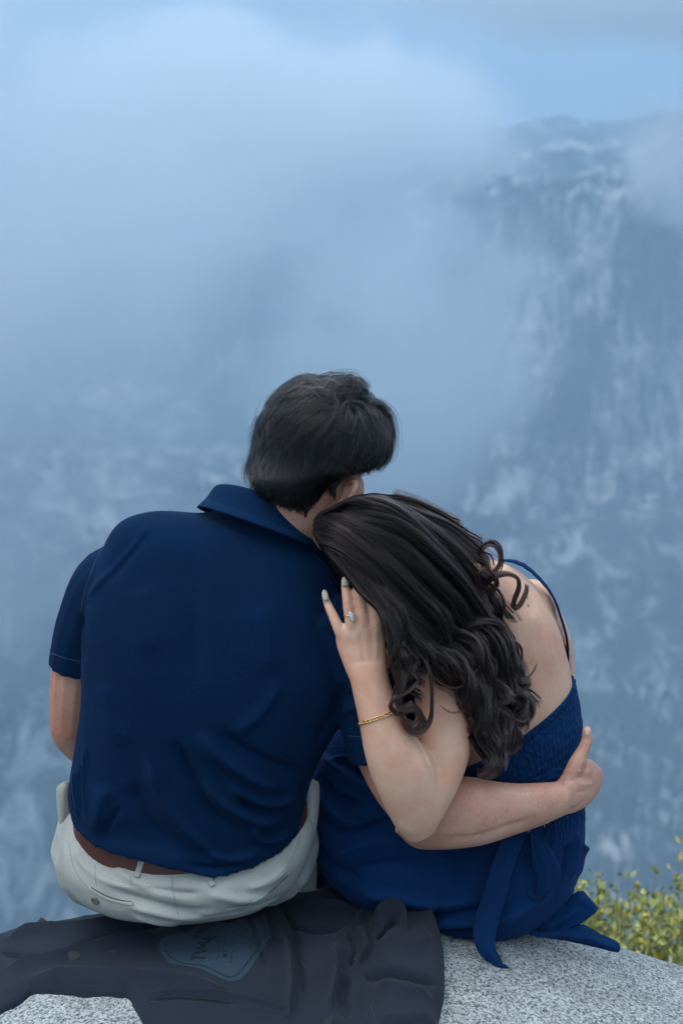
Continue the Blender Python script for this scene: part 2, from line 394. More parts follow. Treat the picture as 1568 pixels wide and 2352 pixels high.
xs = np.concatenate([-np.geomspace(16000, 1500, 14), np.linspace(-1400, 1500, 130), np.geomspace(1600, 16000, 14)])
# finer columns close to the couple
xs = np.unique(np.concatenate([xs, [-60, -30, -12, -6, -3, -1.5, 0, 1.5, 3, 6, 12, 30, 60]]))
X, Y = np.meshgrid(xs, ys)
Z = terrain_z(X, Y)
o = gridmesh('terrain', np.stack([X, Y, Z], -1), M_SLOPE); tag(o, kind='structure')

def cliff(name, path, z_top, z_bot, seed, mat, nu=420, nv=150, rough=1.0):
    """a real rock wall: plan path, height, batter, buttresses and ledges pushed in and out of it"""
    path = np.array(path, float)
    seg = np.r_[0, np.cumsum(np.hypot(*np.diff(path, axis=0).T))]
    u = np.linspace(0, seg[-1], nu)
    px_, py_ = np.interp(u, seg, path[:, 0]), np.interp(u, seg, path[:, 1])
    for _ in range(12):
        px_[1:-1] = (px_[:-2] + px_[1:-1] + px_[2:]) / 3; py_[1:-1] = (py_[:-2] + py_[1:-1] + py_[2:]) / 3
    tx, ty = np.gradient(px_), np.gradient(py_); l = np.hypot(tx, ty); nx, ny = -ty / l, tx / l
    v = np.linspace(0, 1, nv)[:, None]
    top = np.interp(u, seg, z_top) if np.ndim(z_top) else z_top + 0 * u
    top = top + 22 * vn(u / 170, 0, 0, seed) + 9 * vn(u / 38, 0, 0, seed + 1)
    zz = z_bot + (top[None] - z_bot) * v
    U = np.broadcast_to(u, zz.shape)
    d = 95 * vn(U / 330, zz / 900, 0, seed + 2) + 60 * vn(U / 120, zz / 520, 0, seed + 3) + 34 * np.abs(vn(U / 45, zz / 260, 0, seed + 4)) \
        + 9 * vn(U / 17, zz / 110, 0, seed + 5) + 6 * fbm(U / 24, zz / 24, 0, seed + 6, 3)
    batter = (1 - v) ** 1.6 * 210
    off = d * rough + batter
    top_round = sm(0.96, 1.0, v) * 40
    Xc = px_[None] + nx[None] * (off - top_round); Yc = py_[None] + ny[None] * (off - top_round)
    P = np.stack([Xc, Yc, zz], -1)
    # plateau behind the rim
    back = P[-1].copy()[None].repeat(6, 0)
    for k in range(6):
        s = (k + 1) * 90
        back[k, :, 0] -= nx * s; back[k, :, 1] -= ny * s; back[k, :, 2] += k * 9 + 10 * vn(u / 120, k, 0, seed + 8)
    P = np.concatenate([P, back], 0)
    o = gridmesh(name, P, mat); tag(o, kind='structure')
    return P
# the big wall on the right, its near corner turning away into the mist
PC = cliff('cliff', [(2600, 2900), (1500, 3600), (760, 4000), (480, 4150), (430, 4400), (470, 5400)], -90, -900, 11, M_CLIFF, nu=520, nv=190)
# darker mountain behind it, and a long spur further left
cliff('mountain', [(3400, 6000), (1700, 6300), (1050, 6500), (650, 6700), (200, 7100), (-700, 7800)], [70, 80, 105, 80, -110, -300], -1300, 31, M_CLIFF, nu=260, nv=70, rough=2.2)
cliff('mountain_ridge', [(1500, 4900), (800, 5100), (520, 5250), (300, 5350), (80, 5400), (-200, 5600), (-1500, 6200)], [20, -5, -12, -75, -175, -300, -500], -1400, 47, M_CLIFF, nu=300, nv=80, rough=1.4)

def forest(name, pts, hmin, hmax, seed):
    r = np.random.default_rng(seed); V, F = [], []
    for (x, y, z) in pts:
        h = r.uniform(hmin, hmax); w = h * r.uniform(0.18, 0.3); b = len(V)
        for lv in range(2):
            z0, z1, ww = z + h * (0.05 + 0.4 * lv), z + h * (0.62 + 0.38 * lv), w * (1 - 0.4 * lv)
            k0 = len(V)
            for k in range(5):
                a = k * 2 * math.pi / 5 + r.uniform(-.4, .4); rr = ww * r.uniform(0.7, 1.2)
                V.append((x + rr * math.cos(a), y + rr * math.sin(a), z0 + r.uniform(-.06, .06) * h))
            V.append((x, y, z1)); t = len(V) - 1
            for k in range(5): F.append((k0 + k, k0 + (k + 1) % 5, t))
    o = link_mesh(name, np.array(V), [tuple(f) for f in F], M_FOREST, smooth=False); tag(o, 'dark conifers far off, covering ' + name.replace('_', ' '), 'forest', kind='stuff')
    return o
r_ = np.random.default_rng(5)
pts = []
n_u = PC.shape[1]
for k in range(2600):                      # on the rim and its upper ledges
    i = r_.integers(int(n_u * 0.2), int(n_u * 0.80)); lv = 189 + min(5, int(r_.exponential(1.2))) if r_.random() < 0.6 else 189 - int(r_.exponential(9))
    lv = max(120, lv); p = PC[lv, i]; pts.append((p[0] + r_.uniform(-8, 8), p[1] + r_.uniform(-8, 8) , p[2] - 2))
forest('rim_forest', pts, 9, 21, 1)
pts = []
while len(pts) < 5200:
    x, y = r_.uniform(-700, 900), r_.uniform(1300, 4000)
    if vn(x / 260, y / 300, 0, 77) + 0.6 * vn(x / 60, y / 60, 0, 78) > 0.05:
        pts.append((x, y, float(terrain_z(np.array(x), np.array(y))) - 1))
forest('valley_forest', pts, 12, 30, 2)

# ---------------------------------------------------------------- air
def box(name, lo, hi, mat):
    lo, hi = np.array(lo, float), np.array(hi, float)
    V = [[(lo, hi)[i][0], (lo, hi)[j][1], (lo, hi)[k][2]] for i in (0, 1) for j in (0, 1) for k in (0, 1)]
    F = [(0,1,3,2), (4,6,7,5), (0,4,5,1), (2,3,7,6), (0,2,6,4), (1,5,7,3)]
    return link_mesh(name, V, F, mat, smooth=False)
hz = bpy.data.materials.new('haze_air'); hz.use_nodes = True; t = hz.node_tree; t.nodes.clear()
pv = N(t, 'ShaderNodeVolumePrincipled'); pv.inputs['Color'].default_value = (0.475, 0.67, 0.855, 1)
pv.inputs['Density'].default_value = 2.1e-4; pv.inputs['Anisotropy'].default_value = 0.0
out = N(t, 'ShaderNodeOutputMaterial'); L(t, pv.outputs[0], out.inputs['Volume'])
o = box('haze', (-17000, -9000, -1700), (17000, 17000, 900), hz); tag(o, 'pale blue mountain air filling the valley', 'haze', kind='stuff')

def mist(name, lo, hi, dens, scale, thr, seed, label, soft=0.25, color=(0.78, 0.84, 0.895), step=None, stretch=(1, 1, 1), detail=3.0):
    m = bpy.data.materials.new(name); m.use_nodes = True; t = m.node_tree; t.nodes.clear()
    lo, hi = np.array(lo, float), np.array(hi, float); c, h = (lo + hi) / 2, (hi - lo) / 2
    tc = N(t, 'ShaderNodeTexCoord'); mp = N(t, 'ShaderNodeMapping')
    mp.inputs['Scale'].default_value = tuple(1 / h); L(t, tc.outputs['Object'], mp.inputs['Vector'])
    ln = N(t, 'ShaderNodeVectorMath', operation='LENGTH'); L(t, mp.outputs[0], ln.inputs[0])
    n = N(t, 'ShaderNodeTexNoise', i_Scale=1.0, i_Detail=detail, i_Roughness=0.55, i_Distortion=0.5)
    mp2 = N(t, 'ShaderNodeMapping'); mp2.inputs['Scale'].default_value = tuple(np.array(stretch) / scale); mp2.inputs['Location'].default_value = (seed * 3.1, seed * 1.7, seed)
    L(t, tc.outputs['Object'], mp2.inputs['Vector']); L(t, mp2.outputs[0], n.inputs['Vector'])
    s = N(t, 'ShaderNodeMath', operation='MULTIPLY_ADD'); s.inputs[1].default_value = -1.0
    fall = N(t, 'ShaderNodeMapRange', interpolation_type='SMOOTHSTEP'); fall.inputs[1].default_value = 0.25; fall.inputs[2].default_value = 1.0
    fall.inputs[3].default_value = 0; fall.inputs[4].default_value = 0.62
    L(t, ln.outputs['Value'], fall.inputs[0]); L(t, fall.outputs[0], s.inputs[0]); L(t, n.outputs[0], s.inputs[2])
    mr = N(t, 'ShaderNodeMapRange', interpolation_type='SMOOTHSTEP'); mr.inputs[1].default_value = thr; mr.inputs[2].default_value = thr + soft
    mr.inputs[3].default_value = 0; mr.inputs[4].default_value = dens
    L(t, s.outputs[0], mr.inputs[0])
    pv = N(t, 'ShaderNodeVolumePrincipled'); pv.inputs['Color'].default_value = (*color, 1); L(t, mr.outputs[0], pv.inputs['Density'])
    pv.inputs['Anisotropy'].default_value = 0.1
    out = N(t, 'ShaderNodeOutputMaterial'); L(t, pv.outputs[0], out.inputs['Volume'])
    m.cycles.volume_step_rate = step or 1.0
    V = [[(-h, h)[i][0], (-h, h)[j][1], (-h, h)[k][2]] for i in (0, 1) for j in (0, 1) for k in (0, 1)]
    F = [(0,1,3,2), (4,6,7,5), (0,4,5,1), (2,3,7,6), (0,2,6,4), (1,5,7,3)]
    o = link_mesh(name, V, F, m, smooth=False); o.location = c
    tag(o, label, 'mist', kind='stuff'); return o
mist('mist_bank', (-2700, 1300, -1350), (640, 4000, 860), 0.0030, 430, 0.12, 1, 'thick pale mist filling the left of the valley', soft=0.42, detail=5.0, stretch=(1, .8, 1.15), color=(0.765, 0.82, 0.87))
mist('mist_veil', (-450, 2400, -950), (660, 3850, 230), 0.0040, 260, 0.27, 9, 'thin torn mist drifting in front of the left end of the cliff', soft=0.30, detail=5.0, color=(0.78, 0.84, 0.895))
mist('cloud', (370, 2950, -290), (1050, 3500, 230), 0.014, 105, 0.24, 4, 'bright cloud drifting across the cliff rim on the right', soft=0.20, color=(0.985, 0.993, 1.0), detail=5.0)
mist('cloud', (-1500, 4250, -420), (900, 5900, 560), 0.0045, 360, 0.12, 7, 'pale cloud lying over the left end of the mountain behind the cliff', soft=0.25, color=(0.985, 0.993, 1.0), detail=4.0)
mist('cloud', (-900, 2700, 60), (2600, 4100, 860), 0.0048, 330, 0.04, 12, 'bright cloud ceiling hanging over the dark mountain at the top right', soft=0.25, color=(0.98, 0.99, 1.0), detail=4.0)
# ================================================================ the rock they sit on
def rock_z(x, y, fine=1.0):
    z = -0.022 - 0.27 * (x + 0.05) ** 2 - 0.0 * y
    z = z - 0.55 * np.clip(-y, 0, None) ** 2 * 0.7 - 2.6 * np.clip(y - 0.08, 0, None) ** 2 - 4.0 * np.clip(y - 0.30, 0, None)
    z = z - 0.9 * np.clip(np.abs(x) - 0.9, 0, None) ** 1.5
    z = z + 0.012 * vn(x * 3.1, y * 3.1, 0, 21) + 0.005 * vn(x * 9, y * 9, 0, 22) + fine * 0.0018 * fbm(x * 34, y * 34, 0, 23, 3)
    return np.maximum(z, -3.2)
def granite():
    m = material('granite', rough=0.82, spec=0.4); t = m.node_tree; b = t.nodes['Principled BSDF']
    tc = N(t, 'ShaderNodeTexCoord')
    n1 = N(t, 'ShaderNodeTexNoise', i_Scale=165.0, i_Detail=4.0, i_Roughness=0.62); L(t, tc.outputs['Object'], n1.inputs['Vector'])
    v1 = N(t, 'ShaderNodeTexVoronoi', i_Scale=330.0); L(t, tc.outputs['Object'], v1.inputs['Vector'])
    sx = N(t, 'ShaderNodeSeparateColor'); L(t, v1.outputs['Color'], sx.inputs[0])
    a = N(t, 'ShaderNodeMath', operation='MULTIPLY'); a.inputs[1].default_value = 0.30; L(t, sx.outputs[0], a.inputs[0])
    a2 = N(t, 'ShaderNodeMath', operation='MULTIPLY_ADD'); a2.inputs[1].default_value = 0.85; L(t, n1.outputs[0], a2.inputs[0]); L(t, a.outputs[0], a2.inputs[2])
    col = ramp(t, a2.outputs[0], [(0.38, (0.06, 0.066, 0.072)), (0.50, (0.18, 0.197, 0.20)), (0.58, (0.31, 0.335, 0.33)), (0.74, (0.48, 0.51, 0.49))])
    n2 = N(t, 'ShaderNodeTexNoise', i_Scale=7.0, i_Detail=5.0); L(t, tc.outputs['Object'], n2.inputs['Vector'])
    mr = N(t, 'ShaderNodeMapRange'); mr.inputs[1].default_value = .3; mr.inputs[2].default_value = .7; mr.inputs[3].default_value = .72; mr.inputs[4].default_value = 1.1; L(t, n2.outputs[0], mr.inputs[0])
    sc = N(t, 'ShaderNodeVectorMath', operation='SCALE'); L(t, col, sc.inputs[0]); L(t, mr.outputs[0], sc.inputs['Scale']); L(t, sc.outputs[0], b.inputs['Base Color'])
    bp = N(t, 'ShaderNodeBump', i_Strength=0.6, i_Distance=0.002); L(t, a2.outputs[0], bp.inputs['Height']); L(t, bp.outputs[0], b.inputs['Normal'])
    return m
xs = np.concatenate([np.linspace(-2.6, -1.0, 25), np.linspace(-0.98, 0.98, 300), np.linspace(1.0, 2.6, 25)])
ys = np.concatenate([np.linspace(-4.5, -0.62, 40), np.linspace(-0.6, 0.7, 210), np.linspace(0.72, 1.4, 20)])
X, Y = np.meshgrid(xs, ys)
rock = gridmesh('rock_ledge', np.stack([X, Y, rock_z(X, Y)], -1), granite()); tag(rock, kind='structure')

# ================================================================ the sweatshirt spread on the rock
M_SWEAT = knit('charcoal_fleece', (0.0165, 0.0215, 0.033), 700, 0.35, rough=0.95, sheen=0.06, vary=0.35)
SW_OUT = [(-60, 2200), (-20, 2150), (0, 2140), (25, 2115), (60, 2072), (150, 2034), (300, 2000), (500, 1990), (690, 2015), (735, 2035), (800, 2060),
          (868, 2100), (905, 2094), (950, 2093), (990, 2115), (1012, 2160), (1019, 2220), (1018, 2290), (1005, 2350), (990, 2420),
          (800, 2430), (380, 2430), (335, 2360), (300, 2300), (270, 2289), (180, 2287), (85, 2283), (55, 2300), (0, 2330), (-60, 2370)]
def poly_sd(px, py, poly):
    P = np.array(poly, float); Q = np.r_[P, P[:1]]
    d, _, _ = seg_dist(px, py, Q)
    ins = np.zeros(px.shape, bool)
    for (x0, y0), (x1, y1) in zip(Q[:-1], Q[1:]):
        c = (y0 > py) != (y1 > py)
        with np.errstate(divide='ignore', invalid='ignore'):
            ins ^= c & (px < (x1 - x0) * (py - y0) / (y1 - y0 + 1e-12) + x0)
    return np.where(ins, d, -d)
def closed_spline(pts, k=6):
    P = np.array(pts, float); n = len(P); out = []
    for i in range(n):
        p0, p1, p2, p3 = P[i - 1], P[i], P[(i + 1) % n], P[(i + 2) % n]
        for u in np.linspace(0, 1, k, endpoint=False):
            out.append(0.5 * ((2 * p1) + (-p0 + p2) * u + (2 * p0 - 5 * p1 + 4 * p2 - p3) * u**2 + (-p0 + 3 * p1 - 3 * p2 + p3) * u**3))
    return np.array(out)
SW_POLY = closed_spline(SW_OUT, 4)
SW_FOLDS = [  # (line, width px, height m): ridges and creases traced over the fleece
    ([(0, 2262), (60, 2240), (130, 2228), (220, 2195), (300, 2172), (380, 2160)], 13, .012),
    ([(0, 2195), (50, 2170), (110, 2165), (200, 2150), (290, 2128), (390, 2105)], 13, .011),
    ([(10, 2122), (60, 2130), (130, 2165)], 8, .008), ([(45, 2085), (100, 2080), (150, 2095), (210, 2125)], 9, .008),
    ([(110, 2048), (160, 2060), (220, 2075)], 9, .007), ([(60, 2112), (150, 2108)], 7, .006),
    ([(0, 2215), (60, 2225), (120, 2222)], 9, -.007), ([(150, 2200), (240, 2165), (330, 2145), (400, 2130)], 9, -.009),
    ([(40, 2270), (150, 2262), (260, 2262), (420, 2275), (560, 2300)], 26, .012),
    ([(590, 2070), (620, 2100), (640, 2150), (665, 2220), (670, 2300), (660, 2380)], 12, .016), ([(560, 2100), (590, 2170), (620, 2260)], 14, -.006),
    ([(640, 2085), (670, 2140), (690, 2230), (700, 2330)], 14, -.008),
    ([(400, 2150), (450, 2115), (520, 2080)], 9, .012), ([(470, 2118), (540, 2095), (600, 2070)], 8, .014), ([(430, 2125), (500, 2095)], 6, -.010),
    ([(680, 2100), (740, 2090), (820, 2100)], 9, .007), ([(660, 2140), (730, 2155), (800, 2140)], 9, -.006), ([(690, 2050), (760, 2068), (830, 2085)], 10, .008),
    ([(815, 2145), (830, 2120), (868, 2102)], 9, .012), ([(812, 2150), (835, 2175), (842, 2210), (815, 2245)], 11, .014), ([(800, 2160), (815, 2200), (800, 2245)], 9, -.010),
    ([(845, 2150), (900, 2148), (928, 2165), (935, 2195)], 12, .020), ([(860, 2190), (905, 2165), (920, 2180)], 10, -.016),
    ([(830, 2250), (880, 2275), (950, 2290), (1005, 2310)], 12, -.022), ([(850, 2300), (920, 2330), (1000, 2345)], 16, .010),
    ([(900, 2235), (960, 2225), (1000, 2200)], 18, .010), ([(800, 2260), (790, 2310), (800, 2360)], 12, -.022), ([(770, 2180), (775, 2260), (755, 2350)], 16, .014),
    ([(860, 2120), (930, 2115), (985, 2150), (1005, 2210)], 22, .012), ([(330, 2300), (420, 2298), (560, 2310), (700, 2345)], 6, .006), ([(330, 2310), (420, 2308), (560, 2322)], 5, -.006),
]
def sweat_h(px, py, x, y):
    d = poly_sd(px, py, SW_POLY)
    sleeve = sm(830, 900, px) * sm(2420, 2380, py)
    h = np.where(d > 0, (0.011 + 0.030 * sleeve) * np.sqrt(np.clip(d / (9 + 26 * sleeve), 0, 1) * (2 - np.clip(d / (9 + 26 * sleeve), 0, 1))), d * 0.0022)
    h += 0.012 * sm(0, 60, d) * sm(250, 60, px)
    for pts, w, amp in SW_FOLDS:
        w = w * .68
        P = spline2(pts, 18) if len(pts) > 2 else np.array(pts, float)
        dd, t, sd = seg_dist(px, py, P)
        h += np.where(d > 0, 1, 0) * sm(0, 14, d) * amp * 1.55 * sm(0, .2, t) * sm(1, .75, t) * np.exp(-(dd / np.where(sd > 0, w, w * .6)) ** 1.3)
    h += sm(2, 26, d) * (0.0030 * vn(x * 9, y * 14, 0, 51) + 0.003)
    h = np.where(d > 6, np.maximum(h, .005), h)
    return h
xs = np.linspace(-0.86, 0.30, 620); ys = np.linspace(-0.42, 0.16, 330); X, Y = np.meshgrid(xs, ys); Z0 = rock_z(X, Y, 0.0) + 0.001
PX, PY = proj(np.stack([X, Y, Z0], -1))
Hh = sweat_h(PX, PY, X, Y); D = poly_sd(PX, PY, SW_POLY)
V = np.stack([X, Y, Z0 + Hh], -1); idx = np.arange(X.size).reshape(X.shape)
keep = (np.maximum(np.maximum(D[:-1, :-1], D[1:, :-1]), np.maximum(D[:-1, 1:], D[1:, 1:])) > -5)
F = np.stack([idx[:-1, :-1], idx[:-1, 1:], idx[1:, 1:], idx[1:, :-1]], -1)[keep]
used, inv = np.unique(F, return_inverse=True)
sweat_root = empty('sweatshirt', (-0.2, -0.1, 0.0)); tag(sweat_root, 'charcoal sweatshirt with a faded blue badge, spread on the rock under the seated man', 'sweatshirt')
sweat = link_mesh('fleece', V.reshape(-1, 3)[used], inv.reshape(F.shape), M_SWEAT, sweat_root)
BV_SW = bvh_of(sweat)

# printed badge: a flat print on the cloth, its outline traced, laid a hair above the fleece
M_PRINT = knit('faded_blue_print', (0.022, 0.043, 0.068), 500, 0.4, rough=0.9, sheen=0.1, vary=0.35)
M_PRINT_DARK = knit('dark_print_ink', (0.011, 0.017, 0.027), 700, 0.3, rough=0.9, sheen=0.1, vary=0.3)
def bz(x, y): return (333.2 + x * 0.21250, 2058 + y * 0.21250)       # picture enlargement -> outline coordinates
def flat_print(name, poly, lift, mat, n=60, hole=None):
    """triangulated patch following the cloth"""
    P = np.array(poly); lo, hi = P.min(0), P.max(0); g = 2.2
    gx, gy = np.meshgrid(np.arange(lo[0], hi[0] + g, g), np.arange(lo[1], hi[1] + g, g))
    d = poly_sd(gx, gy, P)
    inn = d > g * 0.55
    if hole is not None: inn &= poly_sd(gx, gy, hole) < -g * 0.55
    pts = [tuple(p) for p in P] + ([tuple(p) for p in hole] if hole is not None else []) + list(zip(gx[inn], gy[inn]))
    from mathutils.geometry import delaunay_2d_cdt
    res = delaunay_2d_cdt([Vector(p) for p in pts], [], [list(range(len(P)))] if hole is None else [], 0, 1e-6) if False else delaunay_2d_cdt([Vector(p) for p in pts], [], [], 0, 1e-6)
    vv, tri = res[0], res[2]
    V3, ok = [], []
    for p in vv:
        q, nn = hit(BV_SW, p.x, p.y, lift); ok.append(q is not None); V3.append(q if q is not None else (0, 0, 0))
    cx = np.array([[(vv[t[0]].x + vv[t[1]].x + vv[t[2]].x) / 3, (vv[t[0]].y + vv[t[1]].y + vv[t[2]].y) / 3] for t in tri])
    dd = poly_sd(cx[:, 0], cx[:, 1], P); keep = dd > 0
    if hole is not None: keep &= poly_sd(cx[:, 0], cx[:, 1], hole) < 0
    Fs = [tuple(t) for t, k in zip(tri, keep) if k and all(ok[i] for i in t)]
    return link_mesh(name, np.array(V3), Fs, mat, sweat_root)
badge = [bz(*p) for p in [(150, 575), (160, 500), (230, 440), (330, 408), (480, 385), (600, 300), (740, 275), (900, 290), (1060, 250), (1220, 230), (1300, 200), (1330, 330), (1370, 440),
                          (1330, 475), (1290, 560), (1200, 690), (1130, 800), (1060, 880), (1000, 915), (940, 925), (860, 910), (780, 875), (690, 830), (600, 790), (500, 770), (380, 750), (290, 735), (240, 705), (190, 640)]]
badge = closed_spline(badge, 3)
flat_print('badge_print', badge, 0.0007, M_PRINT)
def ink(name, pts, w, lift=0.0012): return strip_on(name, BV_SW, [bz(*p) for p in pts], w, 0.0004, M_PRINT_DARK, sweat_root, n=max(6, len(pts) * 5), lift=lift)
ink('badge_border', [(240, 480), (222, 545)], .0022)
ink('badge_border', [(208, 565), (250, 640), (330, 700), (420, 732), (500, 742), (620, 755), (700, 785), (780, 825), (850, 865), (920, 880), (980, 865), (1030, 825), (1100, 730), (1180, 620), (1230, 540), (1265, 465)], .0022)
ink('badge_border', [(1310, 455), (1305, 370), (1275, 290), (1230, 235)], .0022)
def glyph(strokes, o, ux, uy, w):
    """one printed letter: strokes in a unit box placed by two edge vectors"""
    for s in strokes:
        ink('badge_letter', [(o[0] + ux[0] * a + uy[0] * b, o[1] + ux[1] * a + uy[1] * b) for a, b in s], w)
LT = {'T': [[(0, 1), (1, 1)], [(.5, 1), (.5, 0)]], 'V': [[(0, 1), (.5, 0)], [(.5, 0), (1, 1)]], 'A': [[(0, 0), (.5, 1)], [(.5, 1), (1, 0)], [(.25, .35), (.75, .35)]],
      'L': [[(0, 1), (0, 0)], [(0, 0), (.8, 0)]], '2': [[(0, .9), (.5, 1), (.9, .75), (0, 0)], [(0, 0), (1, 0)]], '0': [[(.1, .1), (.1, .9)], [(.1, .9), (.9, .9)], [(.9, .9), (.9, .1)], [(.9, .1), (.1, .1)]],
      '1': [[(.5, 0), (.5, 1)]], '7': [[(0, 1), (1, 1)], [(1, 1), (.3, 0)]]}
for ch, o, ux, uy in [('T', (640, 705), (20, -62), (-135, -10)), ('V', (655, 632), (25, -62), (-125, -10)), ('A', (650, 560), (32, -50), (-90, -35)), ('A', (700, 500), (30, -30), (-90, -28)), ('L', (745, 460), (22, -28), (-85, -30)),
                      ('A', (560, 470), (26, -28), (-40, -40)), ('V', (590, 425), (28, -26), (-42, -38)), ('A', (625, 395), (28, -24), (-42, -34)), ('T', (665, 365), (28, -22), (-42, -32))]:
    glyph(LT[ch], o, ux, uy, .0046)
for ch, k in zip('2017', range(4)): glyph(LT[ch], (882, 672 - 19 * k), (1, -14), (-36, -4), .0011)
ink('badge_line', [(782, 690), (795, 620), (808, 550)], .0010); ink('badge_line', [(920, 735), (935, 660), (948, 590)], .0010)
ink('badge_line', [(1010, 430), (1080, 450), (1160, 508)], .0010)
# seams of the sweatshirt
M_SEAM = knit('fleece_seam', (0.014, 0.016, 0.024), 900, 0.3, rough=0.95, sheen=0.2)
for pts, w in [([(683, 2180), (692, 2208), (715, 2232), (750, 2240), (790, 2232), (812, 2220)], .0016), ([(806, 2195), (830, 2170), (836, 2150), (858, 2152), (900, 2158), (935, 2165)], .0016),
               ([(935, 2146), (960, 2155), (990, 2180), (1010, 2215), (1014, 2250)], .0016), ([(812, 2200), (828, 2215), (835, 2245), (820, 2268)], .0020), ([(822, 2205), (838, 2222), (846, 2250)], .0016),
               ([(330, 2300), (400, 2290), (480, 2296), (560, 2306), (660, 2335)], .0018), ([(335, 2308), (400, 2299), (480, 2305), (560, 2316)], .0016),
               ([(28, 2118), (38, 2090), (62, 2073)], .0016), ([(850, 2310), (862, 2345), (868, 2380)], .0016)]:
    strip_on('seam', BV_SW, pts, w, 0.0006, M_SEAM, sweat_root, n=40, rnd=True)
M_SPOT = material('dark_spot', (0.010, 0.013, 0.019), 0.7)  # small patches, darker and less rough than the fleece
for pts in [[(160, 2185), (178, 2188), (186, 2196), (172, 2204), (162, 2208), (158, 2196)], [(252, 2184), (262, 2182), (265, 2188), (256, 2190)],
            [(742, 2375 - 30), (752, 2352 - 15), (765, 2330), (760, 2352), (750, 2372 - 10)], [(782, 2290), (790, 2284), (788, 2296), (782, 2300)]]:
    flat_print('dark_patch', closed_spline(pts, 3), 0.0006, M_SPOT)

# ================================================================ shrubs beyond the ledge, on a lower shelf
ys = np.linspace(0.9, 5.5, 50); xs = np.linspace(-3, 6, 60); X, Y = np.meshgrid(xs, ys)
M_DIRT = material('shelf_soil', (0.10, 0.10, 0.07), 0.95)
Zs = -1.75 + 0.12 * fbm(X, Y, 0, 61, 3) - 0.9 * np.clip(Y - 3.4, 0, None) - 0.5 * np.clip(0.3 - X, 0, None)
o = gridmesh('ground', np.stack([X, Y, Zs], -1), M_DIRT); tag(o, kind='structure')
def leaf_mat(name, c, c2):
    m = material(name, c, 0.55, spec=0.3); t = m.node_tree; b = t.nodes['Principled BSDF']
    oi = N(t, 'ShaderNodeTexCoord'); n = N(t, 'ShaderNodeTexNoise', i_Scale=14.0, i_Detail=3.0); L(t, oi.outputs['Object'], n.inputs['Vector'])
    mx = N(t, 'ShaderNodeMix', data_type='RGBA'); mx.inputs['A'].default_value = (*c, 1); mx.inputs['B'].default_value = (*c2, 1)
    mr = N(t, 'ShaderNodeMapRange'); mr.inputs[1].default_value = .42; mr.inputs[2].default_value = .62; L(t, n.outputs[0], mr.inputs[0]); L(t, mr.outputs[0], mx.inputs['Factor'])
    L(t, mx.outputs['Result'], b.inputs['Base Color']); b.inputs['Transmission Weight'].default_value = 0.0; return m
M_LEAF = leaf_mat('chinquapin_leaf', (0.24, 0.28, 0.11), (0.42, 0.40, 0.13)); M_LEAF2 = leaf_mat('yellow_leaf', (0.50, 0.40, 0.06), (0.36, 0.36, 0.08)); M_STEM = material('green_brown_stem', (0.20, 0.19, 0.10), 0.85); M_TWIG = material('bleached_twig', (0.42, 0.41, 0.40), 0.85)
def shrub(label, base, height, spread, nstem, seed, dead=3):
    dead += 2
    r = np.random.default_rng(seed); root = empty('shrub', base); tag(root, label, 'shrub', 'shrubs growing beyond the ledge')
    B = np.array(base); SV = []; LV, LF = [], []; LV2, LF2 = [], []
    for k in range(nstem):
        a = r.uniform(0, 2 * math.pi); lean = r.uniform(0.1, 1.0) * spread; h = height * r.uniform(0.62, 1.08)
        p0 = B + np.array([math.cos(a), math.sin(a), 0]) * spread * 0.25 * r.random(); p0[2] -= 0.08
        tip = B + np.array([math.cos(a) * lean, math.sin(a) * lean, h]); mid = (p0 + tip) / 2 + r.normal(0, .03, 3)
        SV.append(tube([p0, mid, tip], [.009, .006, .002], m=5, sub=4, world=True))
        path = interp_rows([p0, mid, tip], 12)
        for q in range(int(105 * height)):
            t = r.uniform(0.28, 1.0); c = path[int(t * 11)] + r.normal(0, 0.045, 3) * (1.3 - t * .5)
            yellow = r.random() < 0.07 + (0.12 if t > .93 else 0)
            VV, FF = (LV2, LF2) if yellow else (LV, LF)
            for _ in range(3):
                d = r.normal(0, 1, 3); d[2] = abs(d[2]) + .5; d /= np.linalg.norm(d); s = np.cross(d, r.normal(0, 1, 3)); s /= np.linalg.norm(s)
                l, w = r.uniform(.018, .034), r.uniform(.007, .012); b = len(VV); c2 = c + r.normal(0, .012, 3)
                nrm = np.cross(d, s) * w * .5
                VV += [c2, c2 + d * l * .5 + s * w + nrm, c2 + d * l, c2 + d * l * .5 - s * w + nrm]; FF += [(b, b + 1, b + 2), (b, b + 2, b + 3)]
    link_mesh('stem', *join(SV), M_STEM, root)
    f = link_mesh('foliage', np.array(LV), LF, M_LEAF, root, smooth=False); tag(f, kind='stuff')
    f = link_mesh('yellow_foliage', np.array(LV2), LF2, M_LEAF2, root, smooth=False); tag(f, kind='stuff')
    for k in range(dead):
        x0 = B + np.array([r.uniform(-.6, .6) * spread, r.uniform(-1, 0) * spread, height * 0.3]); pts = [x0]; d = np.array([r.uniform(-.25, .25), 0, 1])
        for q in range(5): pts.append(pts[-1] + d * height * r.uniform(.10, .15)); d = d + r.normal(0, .22, 3); d[2] = 1
        tw = [tube(pts, np.linspace(.008, .003, 6), m=6, sub=3, world=True)]
        for q in (2, 3):
            e = pts[q] + np.array([r.uniform(-.12, .12), 0, .16]) * height * 1.3; tw.append(tube([pts[q], (pts[q] + e) / 2 + r.normal(0, .01, 3), e], [.006, .004, .002], m=5, sub=3, world=True))
        link_mesh('dead_branch', *join(tw), M_TWIG, root)
def on_shelf(px, py, y): return tuple(at(px, py, y))
